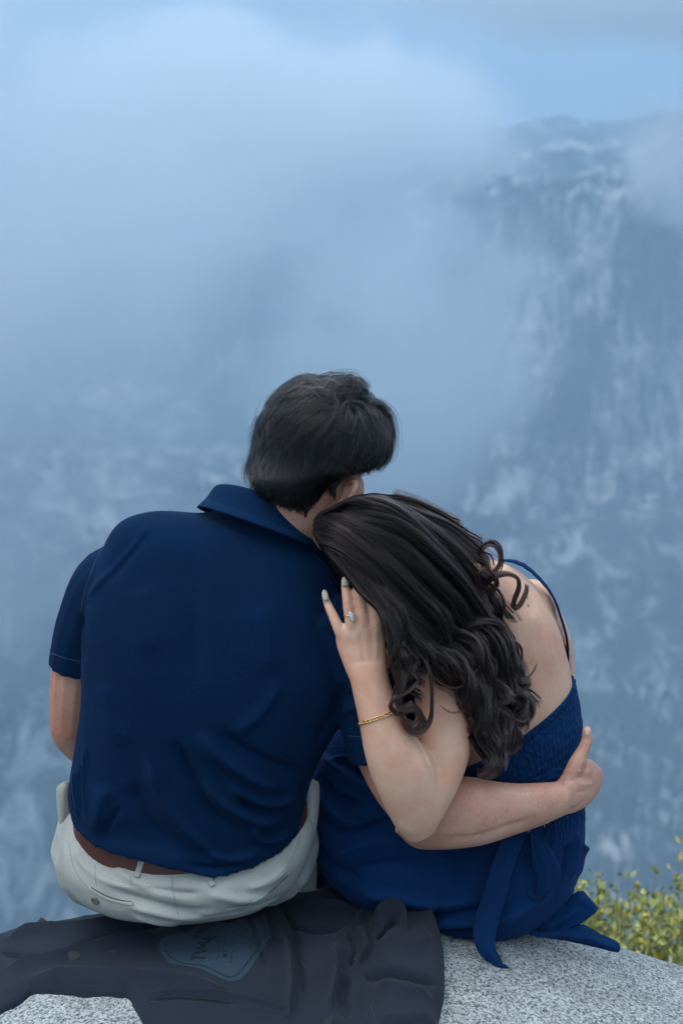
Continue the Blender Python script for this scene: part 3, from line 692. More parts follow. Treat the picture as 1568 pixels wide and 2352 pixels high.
for lab, px_, y_, ptop, sp, ns, sd, dd in [
    ('yellow green shrub just right of the woman and her dress, tallest of the shrubs', 1385, 1.75, 1935, .24, 17, 1, 1),
    ('yellow green shrub with bleached bare twigs, in the middle of the row beyond the rock', 1462, 1.65, 1985, .24, 16, 2, 4),
    ('shrub at the right edge of the picture with a long bleached branch in front', 1560, 1.75, 1990, .26, 17, 3, 3),
    ('duller green shrub standing behind the one with bare twigs', 1500, 2.4, 1960, .30, 18, 4, 0),
    ('low yellowish shrub right against the edge of the rock', 1520, 1.35, 2110, .22, 14, 5, 2)]:
    top = at(px_, ptop, y_); hgt = 0.95 if y_ < 2 else 1.1
    shrub(lab, (top[0], y_, top[2] - hgt * 1.12), hgt, sp, ns, sd, dd)
# ================================================================ people: shared pieces
M_SKIN_M = skin('fair_skin', (0.55, 0.315, 0.225), (0.46, 0.200, 0.140), 0.40)
M_SKIN_W = skin('olive_skin', (0.69, 0.435, 0.300), (0.62, 0.315, 0.210), 0.08)
M_SHIRT = knit('navy_knit', (0.0006, 0.0135, 0.045), 620, 0.35, rough=0.9, sheen=0.03, dirn=(1, 1, .6), vary=0.30, sheen_col=(0.25, 0.45, 1.0))
M_CHINO = knit('pale_linen', (0.34, 0.345, 0.315), 700, 0.4, rough=0.85, sheen=0.1, dirn=(1, 1, .35), vary=0.10)
M_DRESS = knit('navy_cotton', (0.0018, 0.0240, 0.084), 700, 0.3, rough=0.85, sheen=0.08, vary=0.18, sheen_col=(0.25, 0.40, 1.0))
M_BELT = material('brown_leather', (0.075, 0.022, 0.012), 0.42, spec=0.5)
M_HAIR_M = hair_mat('dark_hair_strand', (0.020, 0.015, 0.013), 0.26)
M_HAIR_W = hair_mat('brown_hair_strand', (0.075, 0.046, 0.036), 0.28)
M_CAP = material('hair_underlayer', (0.009, 0.0075, 0.007), 0.75, spec=0.15)

def head_parts(c, M, s=1.0, female=False):
    """a head in its own axes (x right, y forward, z up), turned by M: skull, brow, nose, cheeks, jaw, chin, lips, ears"""
    M = np.array(M); j = 0.88 if female else 1.0
    def B(p, r): return ball(np.array(c) + M @ (np.array(p) * s), np.array(r) * s, M)
    P = [B((0, -.012, .018), (.074, .094, .088)), B((0, .030, -.020), (.062, .064, .080)), B((0, .045, -.066), (.050 * j, .048, .040)), B((0, .080, -.092), (.022 * j, .018, .018)),
         B((0, .088, .020), (.045, .012, .012)), B((0, .090, -.052), (.022, .013, .012)), B((0, -.018, -.055), (.050, .056, .050)),
         B((.040, .070, -.028), (.018, .018, .018)), B((-.040, .070, -.028), (.018, .018, .018))]
    W = lambda p: np.array(c) + M @ (np.array(p) * s)
    P.append(tube([W((0, .092, .010)), W((0, .106, -.012)), W((0, .112, -.028)), W((0, .096, -.036))], [.006 * s, .008 * s, .010 * s, .007 * s], m=10, world=True))
    for sx in (1, -1):
        P.append(tube([W((sx * .074, -.004, .018)), W((sx * .084, -.016, .026)), W((sx * .088, -.026, .012)), W((sx * .085, -.022, -.008)), W((sx * .077, -.008, -.028)), W((sx * .072, .000, -.026))],
                      [.005 * s, .0055 * s, .0055 * s, .005 * s, .0065 * s, .004 * s], m=8, sub=6, world=True))
        P.append(B((sx * .077, -.008, .000), (.006, .014, .022)))
    return P
def hand_parts(wrist, direction, palm_n, size=1.0, curl=0.9, mirror=1):
    """a relaxed hand: palm, four unequal bent fingers, thumb leaving the side of the palm"""
    d = np.array(direction, float); d /= np.linalg.norm(d); n = np.array(palm_n, float); n -= d * n.dot(d); n /= np.linalg.norm(n); s = np.cross(d, n) * mirror
    w = np.array(wrist, float); P = []
    P.append(ball(w + d * .045 * size, np.array((.040, .048, .015)) * size, np.stack([s, d, n], 1)))
    for k, (off, ln, r) in enumerate([(-.030, .062, .0082), (-.010, .074, .0088), (.011, .078, .0090), (.031, .068, .0086)]):
        p = w + d * .080 * size + s * off * size; a = 0.2; pts = [p - d * .02 * size, p]
        for q in range(3):
            a += curl * (0.55 + .12 * q); seg = ln * size * (.46, .31, .23)[q]
            p = p + (d * math.cos(a) + n * math.sin(a)) * seg; pts.append(p)
        P.append(tube(pts, [r * size, r * size * 1.03, r * size, r * size * .92, r * size * .78], m=10, sub=4, world=True))
    t0 = w + d * .022 * size + s * .026 * size
    P.append(tube([t0, t0 + (d * .02 + s * .024 + n * .006) * size, t0 + (d * .050 + s * .034 + n * .016) * size, t0 + (d * .074 + s * .032 + n * .026) * size], np.array([.013, .0115, .010, .008]) * size, m=10, sub=4, world=True))
    return P
def rot(yaw, pitch, roll):
    """yaw: turn right, pitch: bow forward, roll: lean right (degrees)"""
    return np.array(Matrix.Rotation(-R(yaw), 3, 'Z') @ Matrix.Rotation(R(roll), 3, 'Y') @ Matrix.Rotation(-R(pitch), 3, 'X'))

# ================================================================ the man
man = empty('person', (-0.25, 0.03, -0.02)); tag(man, 'dark haired man in navy polo and pale trousers, his arm round the woman', 'person')
HM = rot(34, 12, 24); HC = at(732, 1040, .078)
torso_rows = [(570, 1190, 735, 1240, .060, .045), (466, 1178, 762, 1284, .050, .075), (352, 1174, 800, 1332, .045, .090), (268, 1206, 812, 1400, .035, .106), (222, 1300, 822, 1455, .022, .118),
              (194, 1410, 818, 1520, .012, .126), (188, 1520, 806, 1585, .004, .130), (186, 1620, 782, 1655, .002, .130), (170, 1730, 738, 1735, .004, .126), (158, 1815, 712, 1800, .008, .128, .012), (163, 1868, 704, 1830, .012, .128, .040)]
def shrink_rows(rows, k, dk):
    out = []
    for r in rows:
        r = list(r); cx, cy = (r[0] + r[2]) / 2, (r[1] + r[3]) / 2
        for i, c in ((0, cx), (1, cy), (2, cx), (3, cy)): r[i] = c + (r[i] - c) * k
        r[5] *= dk; out.append(tuple(r))
    return out
parts = head_parts(HC, HM, 1.0)
parts.append(loft([(560, 1235, 725, 1280, .060, .040), (572, 1160, 752, 1215, .050, .066), (596, 1110, 790, 1150, .052, .074), (630, 1050, 800, 1100, .06, .07)]))
parts.append(loft(shrink_rows(torso_rows[:-2] + [(170, 1815, 700, 1800, .012, .118), (185, 1868, 690, 1835, .02, .105)], .91, .82) + [(220, 1960, 660, 1940, .05, .08), (260, 2020, 600, 2010, .06, .05)]))
parts.append(tube([(798, 1110, -.004), (811, 1105, -.016), (816, 1114, -.022), (811, 1130, -.026), (801, 1147, -.026), (790, 1159, -.026), (781, 1162, -.022), (780, 1152, -.012)], [.005, .0058, .0058, .0052, .0055, .0065, .0060, .004], m=8, sub=6))
parts.append(loft([(790, 1108, 812, 1110, .004, .010), (782, 1130, 806, 1132, .0, .010), (776, 1150, 788, 1158, .0, .010)], m=16))
parts.append(ball(at(802, 1122, .050), (.026, .030, .036))); parts.append(tube([(770, 1120, .03), (768, 1170, .03), (752, 1220, .03)], [.034, .034, .036]))
# left arm, hanging, forearm going forward to the lap
parts.append(tube([(300, 1340, .05), (226, 1425, .066), (188, 1500, .083), (172, 1600, .10), (168, 1665, .11)], [.062, .056, .050, .046, .043]))
parts.append(tube([(168, 1665, .11), (180, 1690, .14), (225, 1740, .24), (275, 1790, .33)], [.043, .043, .036, .028]))
parts += hand_parts(at(275, 1790, .33), (0.7, .45, -.15), (0.2, -.2, -1), 1.0, .5, 1)
# right arm: down from the shoulder, bent, forearm across the woman's waist, hand round her side
parts.append(tube([(790, 1460, .0), (835, 1580, -.018), (866, 1700, -.03), (905, 1790, -.040), (958, 1862, -.050)], [.048, .046, .046, .046, .045]))
parts.append(loft([(905, 1905, 1000, 1790, -.050, .044), (952, 1944, 1050, 1786, -.052, .046), (1020, 1947, 1085, 1788, -.056, .046), (1100, 1937, 1135, 1798, -.054, .043), (1170, 1915, 1190, 1803, -.048, .038), (1235, 1893, 1242, 1801, -.038, .032), (1294, 1868, 1292, 1797, -.024, .027)], m=40))
parts.append(loft([(1280, 1871, 1284, 1799, -.026, .025), (1312, 1866, 1303, 1768, -.018, .022), (1340, 1852, 1322, 1744, -.004, .023), (1356, 1832, 1345, 1742, .016, .021), (1364, 1808, 1362, 1755, .040, .018)], m=40))
parts.append(tube([(1305, 1800, -.018), (1322, 1758, -.014), (1338, 1724, -.006), (1347, 1700, -.002), (1347, 1679, .002)], [.0165, .0155, .0115, .0098, .0085], m=16))
for k, (x0, y0, l) in enumerate([(1355, 1768, 1.0), (1356, 1790, 1.08), (1351, 1814, 1.0), (1340, 1838, .82)]):
    parts.append(tube([(x0 - 12, y0, .022), (x0, y0 + 1, .046), (x0 - 4, y0 + 3, .046 + .034 * l), (x0 - 28, y0 + 4, .046 + .058 * l), (x0 - 62, y0 + 4, .046 + .070 * l)], [.011, .0108, .0098, .009, .0078], m=12))
# legs
for kx, ky, kd in ((250, 1960, .05), (600, 1950, .05)):
    sx = -1 if kx < 400 else 1
    a = at(kx, ky, kd); knee = a + np.array([sx * .03, .46, .05]); ank = knee + np.array([0, .06, -.44])
    parts.append(tube([a, (a + knee) / 2 + np.array([0, 0, .01]), knee], [.085, .072, .056], world=True)); parts.append(tube([knee, (knee + ank) / 2, ank], [.055, .050, .034], world=True))
    parts.append(tube([ank + np.array([0, -.04, -.03]), ank + np.array([0, .06, -.05]), ank + np.array([0, .17, -.07])], [.036, .038, .028], world=True))
def man_disp(V, Nn):
    return folds(V, Nn, [([(1090, 1800), (1180, 1822), (1270, 1828)], 14, .0020), ([(1000, 1925), (1090, 1920), (1180, 1892), (1250, 1868)], 10, -.0030), ([(1297, 1862), (1325, 1852), (1345, 1832)], 5, -.002),
                         ([(1300, 1795), (1320, 1790)], 4, -.002), ([(1345, 1740), (1352, 1762), (1350, 1790)], 8, .002), ([(1352, 1730), (1362, 1742)], 5, -.003), ([(1318, 1770), (1340, 1772), (1356, 1768)], 5, .0015), ([(1325, 1800), (1345, 1802), (1360, 1796)], 5, .0015), ([(1322, 1786), (1345, 1787)], 4, -.0012), ([(1322, 1818), (1345, 1818)], 4, -.0015), ([(1338, 1700), (1358, 1701)], 2.5, -.0009), ([(1338, 1696), (1358, 1696)], 2, -.0007)], )
body_m = fuse('body', parts, .0028, M_SKIN_M, man, it=3, disp=man_disp)
BV_BM = bvh_of(body_m)
# thumb nail
def patch_on(name, bvh, poly, lift, thick, mat, parent, dome=0.0):
    P = closed_spline(poly, 4); c = P.mean(0); rings = [P, c + (P - c) * .85, c + (P - c) * .5]
    V, ok = [], True
    for k, Rg in enumerate(rings):
        for p in Rg:
            q, n = hit(bvh, p[0], p[1])
            if q is None: return None
            V.append(q + n * (lift + (thick if k else -0.0006) + dome * (k == 2)))
    q, n = hit(bvh, *c); V.append(q + n * (lift + thick + dome * 1.3))
    m = len(P); F = []
    for k in range(2):
        for i in range(m): F.append((k * m + i, k * m + (i + 1) % m, (k + 1) * m + (i + 1) % m, (k + 1) * m + i))
    for i in range(m): F.append((2 * m + i, 2 * m + (i + 1) % m, 3 * m))
    return link_mesh(name, np.array(V), F, mat, parent)
M_NAIL = material('bare_nail', (0.55, 0.36, 0.31), 0.25, sss=0.1)
patch_on('thumb_nail', BV_BM, [(1341, 1678), (1344, 1672), (1350, 1672), (1354, 1678), (1354, 1688), (1348, 1691), (1342, 1688)], .0002, .0008, M_NAIL, man)

# ---- polo shirt
shirt_parts = [loft([(548, 1150, 735, 1205, .055, .052), (512, 1165, 742, 1240, .052, .068)] + torso_rows[1:] + [(166, 1888, 702, 1858, .012, .138, .070)])]
shirt_parts.append(tube([(345, 1330, .045), (262, 1345, .052), (212, 1430, .068), (188, 1502, .080), (184, 1530, .084)], [.066, .071, .0635, .0570, .0565], cap=False))
shirt_parts.append(tube([(735, 1430, .0), (800, 1482, -.008), (838, 1580, -.018), (862, 1690, -.030), (872, 1738, -.034)], [.070, .070, .064, .056, .055], cap=False))
SH_F = [([(333, 1728), (367, 1811), (400, 1870), (458, 1932), (510, 1975)], 20, .0105), ([(400, 1690), (440, 1780), (490, 1860), (560, 1925)], 18, -.009), ([(458, 1674), (500, 1732), (588, 1790), (660, 1815)], 18, .009),
        ([(500, 1670), (560, 1720), (650, 1760), (720, 1765)], 18, -.007), ([(450, 1780), (520, 1850), (600, 1885), (670, 1880)], 17, .009), ([(520, 1800), (580, 1835), (640, 1845), (690, 1822)], 13, .008), ([(540, 1825), (600, 1858), (680, 1850)], 11, -.009),
        ([(573, 1893), (600, 1928), (640, 1925), (672, 1900)], 11, .008), ([(300, 1790), (350, 1890), (420, 1965)], 22, -.007), ([(250, 1800), (230, 1870), (225, 1930)], 24, .006), ([(280, 1850), (250, 1900), (240, 1940)], 10, -.004),
        ([(178, 1760), (172, 1820), (180, 1880)], 6, .005), ([(190, 1750), (186, 1820), (192, 1885)], 5, -.004), ([(200, 1700), (196, 1800), (204, 1890)], 7, .004), ([(470, 1955), (540, 1975), (610, 1950)], 12, .006), ([(430, 1985), (500, 1992), (560, 1980)], 8, -.005),
        ([(352, 1195), (310, 1250), (262, 1305), (215, 1360), (188, 1402)], 9, .0035), ([(340, 1215), (290, 1280), (240, 1340)], 22, -.004), ([(190, 1400), (192, 1460), (190, 1530)], 7, -.004),
        ([(700, 1260), (745, 1310), (790, 1390), (800, 1450)], 10, .002), ([(795, 1560), (770, 1640), (720, 1720)], 14, -.006), ([(790, 1590), (815, 1600), (850, 1580)], 10, -.005), ([(780, 1640), (810, 1625), (850, 1612)], 8, .004),
        ([(430, 1260), (450, 1400), (455, 1600)], 34, -.0050), ([(330, 1330), (350, 1430), (360, 1520)], 50, .0050), ([(600, 1380), (620, 1480), (610, 1570)], 50, .0050), ([(650, 1560), (600, 1640), (520, 1700)], 20, .004), ([(240, 1560), (260, 1650), (300, 1720)], 26, .004)]
def shirt_disp(V, Nn):
    V = V + Nn * (0.0012 * vn(V[:, 0] * 16, V[:, 1] * 16, V[:, 2] * 12, 5) * sm(.25, .0, V[:, 2] - .2))[:, None]
    px, py = proj(V); V = V.copy(); V[:, 2] += .040 * sm(530, 280, px) * sm(1840, 1970, py)
    return folds(V, Nn, [(p, w, a * (1.7 if w < 30 else 1.1)) for p, w, a in SH_F])
shirt = fuse('shirt', shirt_parts, .0042, M_SHIRT, man, it=7, shrink=2, disp=shirt_disp)
tag(shirt, 'navy knit short-sleeved polo')
BV_SH = bvh_of(shirt)
# collar: a folded band round the neck with a thin edge
cr = loft([(490, 1124, 722, 1210, .055, .060, -.016), (482, 1132, 727, 1226, .052, .076, -.010), (470, 1147, 728, 1245, .050, .091, -.004), (452, 1164, 726, 1265, .046, .101, -.003)], m=80, sub=6, raw=True)
n_, m_ = cr.shape[:2]; cen = cr.mean(1, keepdims=True); inner = cen + (cr - cen) * (1 - .0030 / np.linalg.norm(cr - cen, axis=2, keepdims=True))
allr = np.concatenate([cr, inner[::-1], cr[:1]], 0)
gridmesh('collar', allr, knit('navy_rib', (0.0010, 0.0180, 0.058), 700, 0.5, sheen=0.03, dirn=(1, 1, .3), vary=.3, sheen_col=(.25, .45, 1)), man, closed_u=True)
M_STITCH = material('navy_seam', (0.0050, 0.026, 0.076), 0.8, sheen=0.1)
for pts in [[(283, 1188), (320, 1180), (380, 1168), (440, 1166)], [(275, 1200), (245, 1240), (215, 1300), (192, 1370), (186, 1405)], [(722, 1272), (755, 1310), (790, 1372), (812, 1430)], [(118, 1500), (150, 1512), (186, 1520)], [(800, 1690), (822, 1692), (848, 1684)],
            [(163, 1770), (168, 1830), (178, 1884)]]:
    strip_on('seam', BV_SH, pts, .0016, .0005, M_STITCH, man, rnd=True, n=50)

# ---- trousers, belt
tr = [loft([(176, 1872, 704, 1840, .020, .119, .052), (160, 1885, 712, 1852, .020, .128, .056), (143, 1915, 722, 1882, .021, .141, .050), (144, 1958, 718, 1926, .023, .147, .036), (158, 2003, 702, 1970, .026, .143, .020), (188, 2045, 672, 2018, .030, .122, .006), (232, 2078, 625, 2062, .030, .092, 0), (310, 2100, 560, 2090, .03, .05, 0)])]
for kx, ky, kd in ((250, 1960, .06), (600, 1950, .06)):
    sx = -1 if kx < 400 else 1
    a = at(kx, ky, kd); knee = a + np.array([sx * .03, .46, .05]); ank = knee + np.array([0, .06, -.40])
    tr.append(tube([a, (a + knee) / 2 + np.array([0, 0, .01]), knee], [.105, .095, .078], world=True)); tr.append(tube([knee, (knee + ank) / 2, ank], [.076, .070, .062], world=True))
TR_F = [([(175, 1925), (190, 1980), (240, 2020), (330, 2050)], 9, .005), ([(245, 2035), (330, 2065), (430, 2090), (500, 2085)], 10, -.006), ([(280, 2075), (350, 2092), (430, 2105), (520, 2098)], 9, .006), ([(260, 1990), (320, 2030), (400, 2058), (450, 2068)], 12, .005),
        ([(330, 2035), (400, 2048), (470, 2052)], 8, -.005), ([(470, 2050), (560, 2065), (630, 2040)], 14, .006), ([(520, 2085), (600, 2080), (660, 2050)], 9, -.005), ([(560, 2040), (620, 2020), (665, 1985)], 12, .006), ([(590, 1960), (640, 1930), (680, 1890)], 12, -.004),
        ([(420, 2100), (500, 2104), (580, 2094)], 6, -.005), ([(300, 2100), (360, 2116), (430, 2119)], 6, .005)]
def tr_disp(V, Nn):
    V = folds(V, Nn, [(p, w, a * 1.5) for p, w, a in TR_F])
    V = V + Nn * (0.0018 * vn(V[:, 0] * 14, V[:, 1] * 14, V[:, 2] * 30, 15))[:, None]
    zr = rock_z(V[:, 0], V[:, 1]) + 0.010                      # flattened where he sits
    V[:, 2] = np.where((V[:, 1] < .30) & (V[:, 2] < zr), zr + .15 * (V[:, 2] - zr), V[:, 2]); return V
trou = fuse('trousers', tr, .0042, M_CHINO, man, it=6, shrink=2, disp=tr_disp); tag(trou, 'pale grey linen trousers')
BV_TR = bvh_of(trou)
bl = loft([(172, 1860, 706, 1828, .018, .121, .050, 2.2), (170, 1875, 708, 1842, .018, .124, .052, 2.2), (169, 1893, 709, 1856, .018, .127, .054, 2.2)], m=90, raw=True)
n_, m_ = bl.shape[:2]; cen = bl.mean(1, keepdims=True); inner = cen + (bl - cen) * (1 - .0034 / np.linalg.norm(bl - cen, axis=2, keepdims=True))
belt = gridmesh('belt', np.concatenate([bl, inner[::-1], bl[:1]], 0), M_BELT, man, closed_u=True); tag(belt, 'brown leather belt showing under the shirt hem')
BV_BELT = bvh_of(trou, belt)
M_TSEAM = material('linen_seam', (0.20, 0.24, 0.25), 0.9); M_POCK = material('pocket_dark', (0.05, 0.07, 0.08), 0.95)
def on_tr(name, pts, w, th, mat, **k): return strip_on(name, BV_TR, pts, w, th, mat, man, **k)
for pts in [[(330, 1948), (325, 1980), (314, 2016)], [(478, 2002), (482, 2018), (490, 2034)]]: strip_on('belt_loop', BV_BELT, pts, .0105, .0022, M_CHINO, man, n=16, lift=.0012)
on_tr('waistband_seam', [(205, 1980), (240, 2012), (300, 2030), (385, 2040), (400, 2016)], .0009, .0003, M_TSEAM, rnd=True)
on_tr('centre_seam', [(394, 2012), (398, 2050), (404, 2080), (410, 2104)], .0016, .0006, M_TSEAM, rnd=True)
on_tr('dart_seam', [(219, 1985), (219, 2010), (222, 2036)], .0012, .0005, M_TSEAM, rnd=True); on_tr('dart_seam', [(300, 2015), (302, 2040)], .0012, .0005, M_TSEAM, rnd=True)
on_tr('pocket_welt', [(205, 2040), (235, 2058), (265, 2070), (306, 2077)], .0060, .0014, M_CHINO, n=26); on_tr('pocket_slit', [(210, 2038), (238, 2054), (268, 2065), (304, 2072)], .0012, .0016, M_POCK, n=26, rnd=True)
on_tr('pocket_welt', [(522, 2090), (570, 2078), (620, 2050), (655, 2022), (664, 2004)], .0060, .0014, M_CHINO, n=30); on_tr('pocket_slit', [(535, 2085), (580, 2072), (625, 2044), (655, 2016), (663, 2006)], .0016, .0018, M_POCK, n=30, rnd=True, taper=True)
on_tr('side_seam', [(158, 1935), (168, 1985), (190, 2025), (225, 2055)], .0014, .0005, M_TSEAM, rnd=True); on_tr('side_seam', [(690, 1900), (680, 1950), (650, 2000), (600, 2040)], .0014, .0005, M_TSEAM, rnd=True)
on_tr('buttonhole', [(610, 2086), (612, 2098)], .0014, .0006, M_POCK, rnd=True, n=8)
M_HORN = material('horn_button', (0.13, 0.11, 0.08), 0.3)
q, n = hit(BV_TR, 220, 2068); t_ = np.cross(n, [0, 0, 1]); t_ /= np.linalg.norm(t_); Mb = np.stack([t_, np.cross(n, t_), n], 1)
prof = [(0, .0030), (.0030, .0029), (.0050, .0036), (.0068, .0038), (.0078, .0030), (.0080, .0018), (.0070, .0002)]
PB = np.array([[[r * math.cos(a), r * math.sin(a), h] for a in np.linspace(0, 2 * math.pi, 24, endpoint=False)] for r, h in prof]); PB = PB @ Mb.T + q
gridmesh('button', PB, M_HORN, man, closed_u=True)
# side flaps of the pocket openings, standing away from the hips
def flap(name, poly, y, curve, parent, mat):
    P = closed_spline(poly, 4); c = P.mean(0); V, F = [], []
    for s, off in ((1, 0), (.6, .004), (.15, .006), (1, .0035), (.6, .0075), (.15, .0095)):
        for p in P:
            u = (c + (p - c) * s); w_ = at(u[0], u[1], y); w_[1] -= off - curve * ((u[0] - c[0]) / 20.0) ** 2 * .01; V.append(w_)
    m = len(P); F = []
    for base in (0, 3):
        for k in range(2):
            for i in range(m): F.append(((base + k) * m + i, (base + k) * m + (i + 1) % m, (base + k + 1) * m + (i + 1) % m, (base + k + 1) * m + i))
        F.append([(base + 2) * m + i for i in range(m)])
    for i in range(m): F.append((i, (i + 1) % m, 3 * m + (i + 1) % m, 3 * m + i))
    return link_mesh(name, np.array(V), [tuple(f) for f in F], mat, parent)
flap('pocket_flap', [(156, 1796), (137, 1803), (129, 1815), (130, 1850), (136, 1888), (146, 1902), (165, 1880), (175, 1840)], .055, 1, man, M_CHINO)
flap('pocket_flap', [(695, 1780), (722, 1792), (733, 1808), (732, 1862), (722, 1925), (706, 1930), (690, 1850)], .010, 1, man, M_CHINO)

# ---- man's hair
HROWS = [(735, 872, 800, 862, .05, .035), (690, 872, 838, 884, .05, .062), (652, 893, 848, 914, .052, .085), (622, 925, 876, 940, .055, .098), (600, 960, 896, 985, .058, .106), (586, 1000, 899, 1020, .06, .110), (576, 1042, 888, 1055, .06, .112),
         (567, 1078, 864, 1080, .058, .113), (567, 1106, 812, 1092, .056, .113), (587, 1133, 768, 1110, .054, .108), (620, 1151, 752, 1133, .052, .100), (652, 1165, 738, 1152, .050, .088), (680, 1176, 722, 1168, .048, .072)]
cap_v, cap_f = loft(shrink_rows(HROWS, .925, .90), m=64, sub=6)
hair_m = link_mesh('hair', cap_v, cap_f, M_CAP, man); pass; tag(hair_m, 'thick dark brown hair, short at the nape and swept to the right')
shell_v, shell_f = loft(HROWS, m=64, sub=6)
def flow_hair(shell, whorl_px, npar, nchild, lmin, lmax, seed, swirl=0.5, region=None, lift_fn=None):
    V, F = shell; bv = BVHTree.FromPolygons(V.tolist(), F)
    r = np.random.default_rng(seed); W = at(*whorl_px); q = bv.find_nearest(Vector(W)); W = np.array(q[0]); Wn = np.array(q[1])
    cen = V.mean(0); out = []
    tri = [V[list(f)].mean(0) for f in F if len(f) == 4]; tri = np.array(tri)
    ar = np.array([np.linalg.norm(np.cross(V[f[1]] - V[f[0]], V[f[3]] - V[f[0]])) for f in F if len(f) == 4]); ar /= ar.sum()
    for k in range(npar):
        p = tri[r.choice(len(tri), p=ar)] + r.normal(0, .003, 3)
        if proj(p)[1] > 1060: continue
        stop_y = r.uniform(1030, 1150)
        ln = r.uniform(lmin, lmax); dist0 = np.linalg.norm(p - W)
        nst = 11; step = ln / nst; pts = []; depth = -r.uniform(0.0, .011)
        w1 = r.normal(0, .45); rnd = r.normal(0, .7, 3); lf = abs(r.normal(0, .004))
        for s in range(nst + 1):
            loc, nn, _, _ = bv.find_nearest(Vector(p)); n = np.array(nn)
            if n.dot(np.array(loc) - cen) < 0: n = -n
            t = s / nst; ext = lift_fn(np.array(loc), t) if lift_fn else 0
            hug = float(sm(1105, 985, proj(np.array(loc))[1]))
            pts.append(np.array(loc) + n * (depth + (lf * hug - .002 * (1 - hug)) * t * t + .004 * math.sin(t * 3.1) + ext))
            away = np.array(loc) - W; away -= n * n.dot(away); la = np.linalg.norm(away) + 1e-6
            tang = np.cross(n, away / la)
            d = away / la + np.array([-.9, 0, -.1]) * math.exp(-la / .035) + rnd * math.exp(-la / .03) + tang * (swirl * math.exp(-la / .05) + w1 * .5 + .25 * math.sin(k * .7 + s * .5))
            # hair falls under its weight lower down
            d = d + np.array([0.10, 0, -1.0]) * min(1.2, la * 9) * .55
            d -= n * n.dot(d); d /= np.linalg.norm(d) + 1e-9; pn = np.array(loc) + d * step
            if s > 3 and proj(np.array(loc))[1] > stop_y: break
            if s > 2 and np.linalg.norm(np.array(loc) - prev) < step * .45:
                for e in range(int(r.integers(1, 4))): pts.append(pts[-1] + (dl * .8 + np.array([0, .15, -.45])) * step * .6)
                break
            prev = np.array(loc); p = pn; dl = d
        while len(pts) < 5: pts.append(pts[-1] + (pts[-1] - pts[-2]) * .8)
        G = np.array(pts)
        w = r.uniform(.0008, .0024)
        offs = r.normal(0, 1, (nchild, 3)) * w
        tt = np.linspace(0, 1, len(G))[:, None]
        for c in range(nchild):
            cut = r.uniform(.7, 1.0); fr = r.normal(0, .0006, (len(G), 3)).cumsum(0) * .55
            out.append(interp_rows((G + offs[c] * (1.7 - 1.35 * tt[:len(G)]) + fr)[:max(5, int(len(G) * cut))], 14))
    return out
fringe = lambda p, t: 0.0
S = flow_hair((shell_v, shell_f), (757, 922, -.04), 2100, 17, .035, .085, 3, swirl=1.0)
# a few long loose wisps over the crown and the fringe on the right
r_ = np.random.default_rng(8)
def wisps(paths, n, sp, seed, jitter=.0012):
    r = np.random.default_rng(seed); out = []
    for P in paths:
        for _ in range(n):
            W = interp_rows(np.array([at(*p) for p in P]), 22) + r.normal(0, sp, 3) + r.normal(0, jitter, (22, 3)).cumsum(0) * .35
            a = int(r.uniform(0, 4)); b = int(r.uniform(16, 22)); out.append(W[a:b])
    return out
S += wisps([[(690, 880, .02), (750, 858, .03), (810, 862, .04), (843, 885, .05), (847, 915, .05)], [(720, 868, .02), (780, 853, .03), (825, 858, .05), (848, 890, .06)], [(745, 862, .04), (800, 866, .04), (838, 892, .05), (842, 925, .04)]], 9, .0012, 1)
S += wisps([[(800, 935, 0), (850, 928, .03), (882, 955, .05), (896, 1000, .06), (890, 1050, .05), (868, 1080, .05)], [(820, 930, 0), (865, 925, .03), (893, 950, .05), (903, 1000, .06), (898, 1045, .05), (880, 1072, .05)],
            [(790, 940, -.02), (840, 950, .0), (870, 990, .02), (878, 1040, .03), (860, 1085, .04)], [(830, 940, 0), (858, 960, .03), (884, 1000, .05), (880, 1060, .05), (850, 1092, .05)]], 120, .0042, 2)
S += wisps([[(570, 1060, .04), (566, 1085, .04), (568, 1110, .04)], [(600, 950, .05), (585, 990, .05), (576, 1030, .05)], [(640, 900, .05), (615, 925, .05), (600, 955, .05)], [(595, 1120, .0), (615, 1150, -.0), (640, 1165, .0)], [(640, 1120, -.03), (660, 1155, -.03), (690, 1172, -.02)],
            [(700, 1110, -.03), (725, 1140, -.02), (730, 1162, -.02)], [(745, 1095, -.02), (765, 1115, -.01), (762, 1145, -.01)], [(680, 1110, -.04), (700, 1145, -.03), (712, 1166, -.02)], [(615, 1100, -.02), (640, 1140, -.02), (665, 1168, -.02)]], 45, .0045, 3)
def toned(name, S, tones, parent, r0, r1, size, seed, rough=.24):
    r = np.random.default_rng(seed); g = [[] for _ in tones]; i = 0
    while i < len(S):
        k = int(r.choice(len(tones), p=[t[1] for t in tones])); g[k] += S[i:i + size]; i += size
    for (col, _), L_ in zip(tones, g):
        strands(name, L_, hair_mat(name + '_tone', col, rough), parent, r0, r1)
